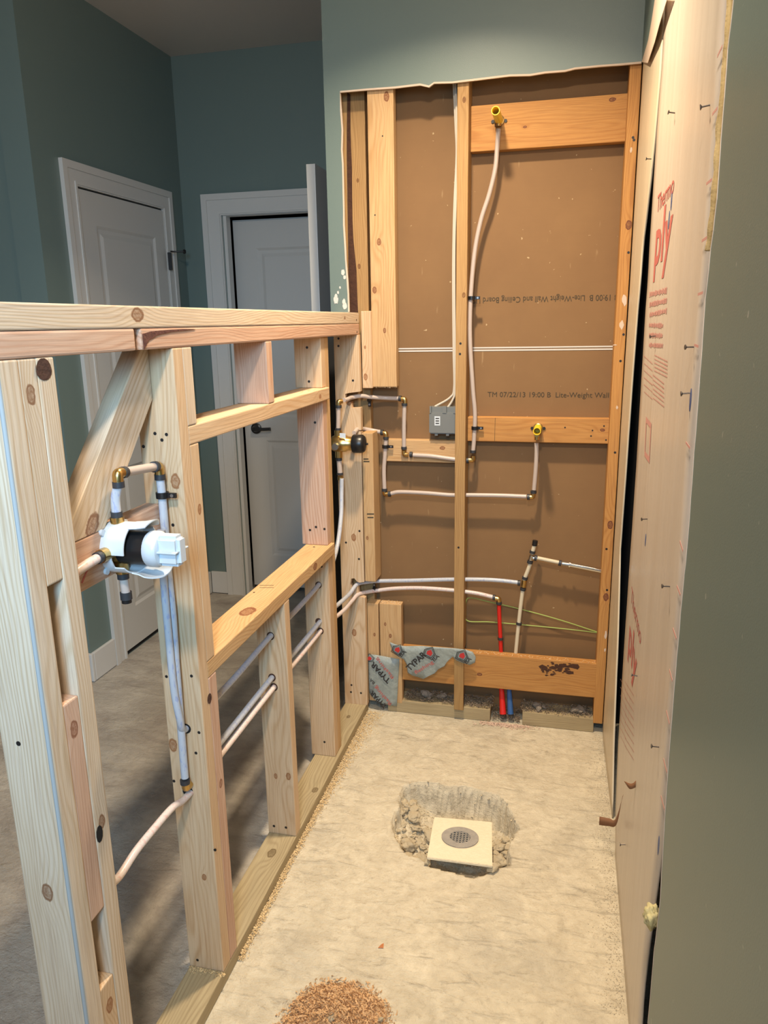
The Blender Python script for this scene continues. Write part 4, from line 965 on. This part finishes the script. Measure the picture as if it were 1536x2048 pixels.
# middle line through the knee wall
S3 = empty('water_pipe', (-.044, 2.1, .69), 'single translucent pipe running through the studs under the niche', 'pipe')
cA, mA, bA = P(638,1169,'y',Y_C), P(542,1271,'y',1.68), P(372,1457,'y',Y_B)
tube('pipe', [Vector((-.052, 2.43, .985)), Vector((-.053, 2.425, .93)), Vector((-.05, 2.40, .85)), Vector((-.048, 2.34, .76)), Vector((-.045, 2.24, .705)), cA, cA.lerp(mA, .5)+Vector((0, 0, -.004)), mA, mA.lerp(bA, .5)+Vector((0, 0, -.006)), bA+Vector((0, .03, 0)), bA+Vector((0, -.012, .005)), P(360,1440,'y',Y_B-.03), P(348,1380,'y',Y_B-.035), P(338,1280,'y',Y_B-.035), P(328,1170,'y',Y_B-.035), P(322,1060,'y',Y_B-.035)], RP, M_pexb, S3)
# ---- white shower valve on the blocking
vy, vz = 1.0, 1.148
V1 = empty('shower_valve', (-.05, vy, vz), 'shower valve in a cut open white plastic guard on the blocking board', 'valve')
lathe('brass_body', [(0, .030), (.012, .030), (.02, .024), (.05, .024)], (-.0505, vy, vz), (1, 0, 0), M_brass, V1)
lathe('black_cartridge', [(0, .030), (.055, .031), (.058, .026), (.07, .026)], (-.032, vy, vz), (1, 0, 0), M_black, V1)
def arc_wall(name, x0, x1, a0, a1, r, mat, parent, th=.0025, x1b=None, flare=0.0, wob=0.0):
    bm = bmesh.new(); n = 22; R_out = []; x1b = x1 if x1b is None else x1b
    for k in range(n+1):
        t = k/n; a = math.radians(a0+(a1-a0)*t); xe = x1+(x1b-x1)*t+wob*math.sin(t*math.pi)
        dr = Vector((0, -math.cos(a), math.sin(a)))        # angle 0 faces the camera side, 90 is up
        row = []
        for (xx, rr) in ((x0, r), ((x0+xe)/2, r+flare*.3), (xe, r+flare), (xe, r+flare-th), ((x0+xe)/2, r+flare*.3-th), (x0, r-th)): row.append(bm.verts.new(Vector((xx, 0, 0))+dr*rr))
        R_out.append(row)
    for a, b in zip(R_out, R_out[1:]):
        for i in range(6): bm.faces.new((a[i], a[(i+1)%6], b[(i+1)%6], b[i]))
    if abs(a1-a0) < 359: bm.faces.new(R_out[0][::-1]); bm.faces.new(R_out[-1])
    bmesh.ops.recalc_face_normals(bm, faces=bm.faces[:])
    o = link(name, bm, mat, parent, True, loc=(0, vy, vz)); sharp(o, 35); return o
arc_wall('guard_ring', -.058, -.030, 0, 360, .047, M_white, V1)
arc_wall('guard_wall', -.031, -.004, -2, 118, .047, M_white, V1)
arc_wall('guard_wall', -.031, .004, 190, 322, .047, M_white, V1, .0025, -.012)
arc_wall('guard_tab', -.006, .030, 60, 138, .048, M_white, V1, .0022, .020, .006, .008)
arc_wall('guard_tab', -.006, .044, 225, 300, .048, M_white, V1, .0022, .020, .006, .010)
arc_wall('guard_wall', -.031, .010, 138, 192, .047, M_white, V1)
cp_ = lathe('cap', [(0, .030), (.004, .033), (.020, .033), (.026, .029), (.028, .02)], (.020, vy, vz), (1, 0, 0), M_white, V1, 36)
M_cap = M_white
bm = bmesh.new(); bxm(bm, (0, -.016, -.028), (.046, .016, .028)); bmesh.ops.bevel(bm, geom=bm.edges[:], offset=.007, segments=3, affect='EDGES')
link('cap_grip', bm, M_cap, cp_, True, loc=(.040, vy, vz)); 
box('cap_fin', (.040, vy-.024, vz-.0015), (.084, vy+.024, vz+.0015), M_cap, cp_, .001); sharp(bpy.data.objects['cap_grip'])
for (dy, dz) in ((-.036, .036), (-.036, -.036), (.036, .036), (.036, -.036)):
    tube('mounting_boss', [(-.062, vy+dy, vz+dz), (-.046, vy+dy, vz+dz)], .006, M_white, V1, curve=False)
xv = -.040
tube('brass_union', [(xv, vy, vz+.028), (xv, vy, vz+.056)], .0125, M_brass, V1, curve=False)
tube('brass_union', [(xv, vy-.028, vz), (xv, vy-.062, vz)], .0125, M_brass, V1, curve=False)
tube('brass_union', [(xv, vy, vz-.028), (xv, vy, vz-.050)], .0125, M_brass, V1, curve=False)
V1p = empty('water_pipe', (xv, vy, vz+.06), 'short pipe loop rising from the white valve and crossing to the stud', 'pipe')
zt1 = P(236, 947, 'y', vy).z; pr = P(318, 932, 'y', Y_B-.020); xv2 = P(236, 960, 'y', vy).x
ring_((xv, vy, vz+.060), (0, 0, 1), V1p, .0105, .012)
tube('pipe', [(xv, vy, vz+.055), (xv*.9+xv2*.1, vy, vz+.09), (xv2, vy, zt1-.018)], .0085, M_pexb, V1p)
ring_((xv2, vy, zt1-.020), (0, 0, 1), V1p, .0108, .011)
top1 = Vector((xv2, vy, zt1)); dirp = (pr-top1).normalized()
elbow(top1, (0, 0, -1), dirp, V1p, .018, .0098); ring_(top1+dirp*.021, dirp, V1p, .0108, .011)
tube('pipe', [top1+dirp*.02, pr-dirp*.02], .0085, M_pex, V1p, curve=False); ring_(pr-dirp*.018, dirp, V1p, .0108, .011)
elbow(pr, -dirp, (0, 0, -1), V1p, .018, .0098); ring_(pr-Vector((0, 0, .022)), (0, 0, 1), V1p, .0108, .011)
yv = Y_B-.018
tube('pipe', [pr-Vector((0, 0, .022)), P(324,990,'y',yv), P(330,1060,'y',yv), P(336,1140,'y',yv), P(345,1230,'y',yv), P(352,1330,'y',yv), P(360,1430,'y',yv), P(367,1520,'y',yv), P(370,1555,'y',yv)], .0085, M_pexb, V1p)
ring_(P(370,1563,'y',yv), (0, 0, 1), V1p, .0108, .010)
elbow(P(372,1576,'y',yv), (0, 0, 1), (0, 1, 0), V1p, .015, .0095)
clamp(P(325,990,'y',yv), (0, 0, 1), None, 'black clamp holding the pipe to the stud above the white valve', (1, 0, 0))
IN = empty('water_pipe', (xv, vy-.07, vz), 'short red printed pipe entering the white valve from the left', 'pipe')
ring_((xv, vy-.066, vz), (0, 1, 0), IN, .0108, .011); tube('pipe', [(xv, vy-.062, vz), (xv, vy-.10, vz-.002), (xv-.002, vy-.145, vz-.010), (xv-.004, vy-.19, vz-.03)], .0085, M_pexr, IN)
ST = empty('water_pipe', (xv, vy, vz-.055), 'capped short tube hanging under the white valve', 'pipe')
tube('pipe', [(xv, vy, vz-.048), (xv+.002, vy, vz-.090)], .0082, M_pex, ST, curve=False); ring_((xv, vy, vz-.056), (0, 0, 1), ST)
ring_((xv+.002, vy, vz-.094), (0, 0, 1), ST, .0108, .014); lathe('tube_cap', [(0, .009), (.006, .009)], (xv+.002, vy, vz-.108), (0, 0, 1), M_black, ST)
# ---- brass valve in the far bay
wy = 2.435; wz = P(690, 887, 'y', wy).z; wx = P(676, 885, 'y', wy).x
V2 = empty('brass_valve', (wx, wy, wz), 'brass shower valve with a round black cap beside the end stud', 'valve')
lathe('brass_body', [(-.020, .026), (-.008, .031), (.030, .031), (.038, .026), (.06, .026)], (wx, wy, wz), (1, 0, 0), M_brass, V2)
lathe('black_cap', [(0, .031), (.004, .034), (.036, .033), (.044, .027), (.046, .02), (.05, .004), (.056, .004)], (P(706,887,'y',wy).x, wy, wz), (1, 0, 0), M_black, V2)
tube('brass_union', [(wx+.002, wy, wz+.026), (wx+.002, wy, wz+.048)], .0135, M_brass, V2, curve=False); tube('brass_union', [(wx+.002, wy, wz-.026), (wx+.002, wy, wz-.052)], .0135, M_brass, V2, curve=False)
tube('brass_union', [(wx+.002, wy-.024, wz-.004), (wx+.002, wy-.046, wz-.006)], .012, M_steel, V2, curve=False)
a = P(685,871,'y',wy-.028); lb_ = decal('white_label', [a+Vector((-.010, -.0015, -.008)), a+Vector((.012, -.0015, -.009)), a+Vector((.012, -.0015, .008)), a+Vector((-.010, -.0015, .009))], M_white, V2, (0, -1, 0), .0006)
V2p = empty('water_pipe', (wx, wy, wz+.05), 'short pipe with an elbow rising from the brass valve', 'pipe')
et = P(677, 803, 'y', wy)
ring_((wx+.002, wy, wz+.052), (0, 0, 1), V2p, .0105, .008); tube('pipe', [(wx+.002, wy, wz+.05), (et.x, wy, et.z-.016)], RP, M_pex, V2p, curve=False)
ring_((et.x, wy, et.z-.018), (0, 0, 1), V2p); elbow(et, (0, 0, -1), (.6, .5, 0), V2p, .014, .009)
V2d = empty('water_pipe', (wx, wy, wz-.06), 'pipe with two dark rings below the brass valve', 'pipe')
ring_((wx+.002, wy, wz-.058), (0, 0, 1), V2d, .0115, .010); tube('pipe', [(wx+.002, wy, wz-.056), (wx+.004, wy, wz-.11)], .0095, M_pex, V2d, curve=False); ring_((wx+.004, wy, wz-.112), (0, 0, 1), V2d, .0115, .008); ring_((wx+.005, wy, wz-.128), (0, 0, 1), V2d, .0105, .014, M_brass, 'brass_coupling')
# ---- electrical box and cables
yb0, yb1 = D+.030, YB-.002
bx_a, bx_b = P(858, 812, 'y', yb0).x, .3465
zb1, zb0 = P(880, 826, 'y', yb0).z, P(880, 868, 'y', yb0).z
EB = empty('electrical_box', ((bx_a+bx_b)/2, yb1, zb0), 'grey plastic electrical box with a white label left of the centre stud', 'electrical box')
M_box = plain('grey_box_plastic', (.17, .18, .175), .5)
bm = bmesh.new(); bxm(bm, (bx_a, yb0, zb0), (bx_b, yb1, zb1)); bmesh.ops.bevel(bm, geom=bm.edges[:], offset=.004, segments=2, affect='EDGES'); link('box_cover', bm, M_box, EB)
bm = bmesh.new()
for a0, a1 in ((bx_a+.002, bx_a+.008), (bx_a+.050, bx_a+.064), (bx_b-.010, bx_b-.002)): bxm(bm, (a0, yb0+.001, zb1-.001), (a1, yb0+.012, zb1+.024))
bxm(bm, (bx_a+.002, yb0+.014, zb1-.001), (bx_b-.002, yb1, zb1+.020))
link('clip_row', bm, M_box, EB)
for a0 in (bx_a+.020, bx_a+.062): box('lug', (a0, yb0+.004, zb0-.008), (a0+.012, yb0+.02, zb0+.001), M_box, EB, .002)
a = P(869, 851, 'y', yb0-.0006); box('white_label', (a.x, yb0-.0008, a.z), (a.x+.021, yb0-.0001, a.z+.034), M_white, EB); wl_ = bpy.data.objects['white_label.001']
for k in range(3): box('label_print', (a.x+.004, yb0-.0011, a.z+.006+.009*k), (a.x+.017, yb0-.0009, a.z+.010+.009*k), M_blackink, wl_)
yc = YB-.02
for k, (pts_, lb) in enumerate((([(907,160),(911,250),(913,310),(909,400),(907,470),(906,560),(907,700),(908,775),(900,795),(870,813)], 'cable along the centre stud bending left into the grey box'),
                    ([(911,160),(914,260),(915,330),(911,420),(909,500),(909,600),(910,700),(910,778),(905,800),(890,822)], 'cable beside it, dropping straight into the grey box'))):
    tag(tube('white_cable', [P(a, b, 'y', yc-.008*k) for a, b in pts_], .0038, M_cable, None, flat=.7), 'white '+lb, 'cable', 'white cables down the centre stud')

# =================================================================== DRAIN AND RUBBLE
dc = [P(740+a/4.042, 1500+b/4.042, 'z', z) for (a, b, z) in ((520,540,.004),(985,580,.004),(990,935,.030),(460,865,.030))]
o0 = sum(dc, Vector())/4
ux = ((dc[1]-dc[0])+(dc[2]-dc[3])).normalized(); uy = ((dc[0]-dc[3])+(dc[1]-dc[2])); uy = (uy-ux*uy.dot(ux)).normalized(); un = ux.cross(uy)
DR = empty('shower_drain', o0-un*.01, 'square cream drain plate with a round grey strainer in the broken hole', 'drain')
M_plate = rub('dusty_cream_plastic', (.80, .72, .54), (.70, .60, .42))
bm = bmesh.new(); lo_ = [bm.verts.new(p-o0-un*.008) for p in dc]; hi_ = [bm.verts.new(p-o0) for p in dc]
bm.faces.new(hi_[::-1]); bm.faces.new(lo_)
for k in range(4): bm.faces.new((lo_[k], lo_[(k+1)%4], hi_[(k+1)%4], hi_[k]))
bmesh.ops.recalc_face_normals(bm, faces=bm.faces[:]); bmesh.ops.bevel(bm, geom=bm.edges[:], offset=.0015, segments=2, affect='EDGES'); link('drain_plate', bm, M_plate, DR, loc=o0)
gc = P(740+728/4.042, 1500+720/4.042, 'z', .0125); gR = (P(740+878/4.042, 1500+725/4.042, 'z', .0125)-P(740+578/4.042, 1500+725/4.042, 'z', .0125)).length/2
gc = gc - un*((gc-o0).dot(un)); print('grate r', gR)
M_grate = rub('dusty_grey_metal', (.22, .21, .20), (.42, .38, .32))
def disc_ring(name, c, r0, r1, h0, h1, mat, par, seg=40):
    bm = bmesh.new(); rs_ = []
    for (r, h) in ((r0, h0), (r0, h1), (r1, h1), (r1, h0)):
        rs_.append([bm.verts.new((ux*math.cos(a)+uy*math.sin(a))*r+un*h) for a in [2*math.pi*i/seg for i in range(seg)]])
    for q in range(4):
        a, b = rs_[q], rs_[(q+1)%4]
        for i in range(seg): bm.faces.new((a[i], a[(i+1)%seg], b[(i+1)%seg], b[i]))
    bmesh.ops.recalc_face_normals(bm, faces=bm.faces[:]); return link(name, bm, mat, par, loc=c)
lathe('dark_well', [(.0002, gR*.62), (.0006, gR*.62)], gc, un, M_void, DR)
st = disc_ring('strainer', gc, gR*.56, gR, .0003, .0035, M_grate, DR); st['label'] = 'round grey strainer'
bm = bmesh.new(); rI = gR*.58; k = -rI
while k < rI:
    half = math.sqrt(max(0, rI*rI-k*k))
    for u_, v_ in ((ux, uy), (uy, ux)):
        c_ = u_*k; a_, b_ = c_-v_*half, c_+v_*half; wv_ = u_*.0015
        vs = [bm.verts.new(p+un*h) for h in (.0008, .0028) for p in (a_-wv_, b_-wv_, b_+wv_, a_+wv_)]
        for f in ((0,3,2,1),(4,5,6,7),(0,1,5,4),(1,2,6,5),(2,3,7,6),(3,0,4,7)): bm.faces.new([vs[i] for i in f])
    k += .0098
bmesh.ops.recalc_face_normals(bm, faces=bm.faces[:]); link('strainer_grid', bm, M_grate, st, loc=gc)
disc_ring('plate_rim', gc, gR*1.02, gR*1.06, -.001, .0012, M_plate, DR)
tube('drain_throat', [gc-un*.009, gc-un*.05], gR*.7, M_plate, DR, curve=False, seg=24)
rocks = []
for s in range(5):
    bm = bmesh.new(); bmesh.ops.create_icosphere(bm, subdivisions=3, radius=1)
    sc = Vector((random.uniform(.8, 1.2), random.uniform(.7, 1.1), random.uniform(.5, .8)))
    for v in bm.verts:
        f = 1+.38*noise.noise(v.co*1.5+Vector((s*7, 0, 0)))+.14*noise.noise(v.co*4+Vector((s*3, 1, 0)))
        v.co = Vector((v.co.x*sc.x, v.co.y*sc.y, v.co.z*sc.z))*f
    me = bpy.data.meshes.new('concrete_chunk'); bm.to_mesh(me); bm.free(); rocks.append(me)
rc = random.Random(5); placed = []; tries = 0
dark_rocks = []
M_rubg = rub('grey_rubble', (.36, .32, .27), (.22, .18, .14))
for me in rocks:
    m2 = me.copy(); m2.materials.append(M_rubg); dark_rocks.append(m2)
    me.materials.append(M_rub)
def chunk(x, y, z, s, label, grp, mats=None):
    o = bpy.data.objects.new('concrete_chunk', rc.choice(mats or rocks)); C.objects.link(o); o.location = (x, y, z); o.scale = (s, s, s)
    o.rotation_euler = (rc.uniform(-.5, .5), rc.uniform(-.5, .5), rc.uniform(0, 6.28)); tag(o, label, 'rubble', grp); return o
p2 = [Vector((p.x, p.y)) for p in dc]
while len(placed) < 70 and tries < 6000:
    tries += 1; x, y = rc.uniform(.22, .68), rc.uniform(1.62, 2.08); sd = pit_sd(Vector((x, y)))
    s = rc.choice((rc.uniform(.007, .014), rc.uniform(.014, .032)))
    if sd < s*.55: continue
    if y > 1.965 and .30 < x < .60: continue            # the bare far side of the hole
    inside = False
    for k in range(4):
        a, b = p2[k], p2[(k+1)%4]
        if (a.y > y) != (b.y > y) and x < (b.x-a.x)*(y-a.y)/(b.y-a.y)+a.x: inside = not inside
    if inside: continue
    if any((Vector((x, y))-q).length < (s+r)*.72 for q, r in placed): continue
    near_ = min(((Vector((x, y))-a).length for a in p2))
    placed.append((Vector((x, y)), s))
    wh = 'left of' if x < p2[3].x+.01 else ('right of' if x > p2[1].x+.0 else ('beyond' if y > 1.85 else 'in front of')); chunk(x, y, -pit_depth(x, y)+s*.75, s, 'loose chunk of broken concrete in the hole, '+wh+' the square drain plate', 'broken concrete '+wh+' the drain plate')
# under the plate's near edge
for k in range(9):
    t = k/8; q = dc[3].lerp(dc[2], t); s = rc.uniform(.008, .014)
    x, y = q.x+rc.uniform(-.004, .004), q.y+.004+rc.uniform(0, .012); chunk(x, y, -pit_depth(x, y)+s*.9, s*1.3, 'small chunk of broken concrete under the near edge of the drain plate', 'chunks under the drain plate edge')
def grit(name, n, fn, mat, size, label, cat, elong=1.0, curl_=False):
    bm = bmesh.new(); rg_ = random.Random(n)
    for k in range(n):
        p = fn(rg_)
        if p is None: continue
        p = Vector(p); s = size*rg_.uniform(.5, 1.4)
        d = Vector((rg_.uniform(-1, 1), rg_.uniform(-1, 1), rg_.uniform(-.35, .6))).normalized(); e = d.orthogonal().normalized(); e.rotate(Matrix.Rotation(rg_.uniform(0, 6.28), 3, d)); g = d.cross(e)
        if curl_:
            prev = None
            for j in range(4):
                a = j*.9; c_ = p+d*s*elong*(j/3-.5)+e*s*.5*math.sin(a)+g*s*.4*math.cos(a)
                row = (bm.verts.new(c_-e*s*.22), bm.verts.new(c_+e*s*.22+d*s*.1))
                if prev: bm.faces.new((prev[0], row[0], row[1], prev[1]))
                prev = row
        else:
            q = [p+d*s*elong, p-d*s*elong*.5+e*s*.8, p-d*s*elong*.5-e*s*.8, p+g*s*.9]
            vs = [bm.verts.new(v) for v in q]
            for f in ((0,1,2),(0,3,1),(1,3,2),(0,2,3)): bm.faces.new([vs[i] for i in f])
    bmesh.ops.recalc_face_normals(bm, faces=bm.faces[:])
    o = link(name, bm, mat); tag(o, label, cat, kind='stuff'); return o
def f_pit(r):
    for _ in range(30):
        x, y = r.uniform(.2, .7), r.uniform(1.6, 2.1)
        if pit_sd(Vector((x, y))) > -.003*r.random(): return (x, y, -pit_depth(x, y)+.002)
grit('concrete_grit', 1100, f_pit, M_rub, .0035, 'fine concrete grit covering the broken hole', 'grit')
# shavings pile at the lower edge of the photo
pc = Vector((.292, 1.125)); PR, PH = .118, .058
def pile_h(x, y):
    d = (Vector((x, y))-pc).length*(1+.34*noise.noise(Vector((x*13, y*13, 0)))); return PH*max(0, 1-d/PR)**1.15
def f_pile(r):
    a, q = r.uniform(0, 6.283), PR*math.sqrt(r.random())*(1.0+.22*r.random()**3); x, y = pc.x+q*math.cos(a), pc.y+q*math.sin(a); return (x, y, pile_h(x, y)+.003)
bm = bmesh.new(); n = 40; gd = [[None]*(n+1) for _ in range(n+1)]
for i in range(n+1):
    for j in range(n+1):
        x, y = pc.x+(i/n-.5)*2.1*PR, pc.y+(j/n-.5)*2.1*PR; h = pile_h(x, y); gd[i][j] = bm.verts.new((x, y, h-.004+.003*noise.noise(Vector((x*90, y*90, 0)))))
for i in range(n):
    for j in range(n): bm.faces.new((gd[i][j], gd[i+1][j], gd[i+1][j+1], gd[i][j+1]))
base = link('wood_shavings', bm, M_dust2); 
g_ = grit('shavings', 5200, f_pile, M_dust2, .0062, 'heap of fresh orange wood shavings on the slab at the bottom of the photo', 'shavings', 1.3, True)
g_.name = 'shaving_curls'
tag(base, 'heap of fresh orange wood shavings on the slab at the bottom of the photo', 'shavings', kind='stuff'); attach(g_, base)
for k_ in ('label', 'category'): del g_[k_]
for q, s in ((P(672,2016,'z',.04), .010), (P(664,2036,'z',.045), .011), (P(762,2040,'z',.02), .008)): chunk(q.x, q.y, q.z+.002, s, 'grey concrete crumb lying in the heap of shavings', 'crumbs in the shavings')
# sawdust along the knee wall plate, right corner and under the floor plates
def f_edge(r):
    y = r.uniform(1.25, 2.52); wv = .012+.05*max(0, (y-1.7)/.8)**1.5; x = .001+abs(r.gauss(0, 1))*wv*.55; return (x, y, .0015+max(0, .010*(1-x/.05))*r.random())
grit('sawdust', 5200, f_edge, M_dust, .0022, 'yellow sawdust swept along the foot of the knee wall', 'sawdust', 1.2)
def f_r(r):
    y = r.uniform(1.3, 2.53); x = .926-abs(r.gauss(0, .028)); return (x, y, .0015)
grit('crumbs', 1500, f_r, plain('pale_crumbs', (.62, .54, .40), .95), .0016, 'plaster crumbs along the foot of the right wall', 'crumbs', 1.2)
def f_gap(r): x = r.uniform(.15, .88); return (x, r.uniform(D+.004, YB-.004), .058+.05*abs(noise.noise(Vector((x*9, 2, 0)))) *r.random() if not .50 < x < .61 else .004+.03*r.random())
grit('wall_debris', 2600, f_gap, M_rubd, .006, 'brown debris filling the gap under the low blocking board', 'debris', 1.4, True)
for k in range(16):
    x = rc.choice((rc.uniform(.64, .87), rc.uniform(.2, .33))); s = rc.uniform(.010, .022); chunk(x, rc.uniform(D+.02, D+.05), .062+s*.5, s, 'grey rubble lump on the floor plate under the low blocking board', 'rubble on the floor plates', dark_rocks)
def f_sl(r): return (r.gauss(.555, .05), D-.006-abs(r.gauss(0, .012)), .002)
grit('splinter_litter', 300, f_sl, plain('pinkish_splinters', (.62, .45, .34), .9), .004, 'pale splinters scattered in front of the red and blue sleeves', 'splinters', 1.6)
def f_b(r): x = r.uniform(-L, .005); return (x, Y_B-.002-abs(r.gauss(0, .006)), T+.0015)
grit('drill_dust', 260, f_b, M_dust, .0028, 'small drill shavings at the foot of the stud behind the valve', 'sawdust', 1.3, True)
wc_ = P(763, 1893, 'z', .002); bm = bmesh.new(); vs = [bm.verts.new(v) for v in ((-.008, -.006, 0), (.006, -.004, 0), (.003, .012, 0), (-.001, 0, .006))]
for f in ((0,2,1),(0,1,3),(1,2,3),(2,0,3)): bm.faces.new([vs[i] for i in f])
tag(link('wood_chip', bm, plain('orange_wood_chip', (.55, .20, .07), .8), loc=wc_), 'small reddish wood chip lying alone on the open slab', 'wood chip')
for o in list(C.objects):
    if o.parent is None and o.type in ('MESH', 'EMPTY') and 'kind' not in o and 'label' not in o: print('UNLABELLED', o.name)
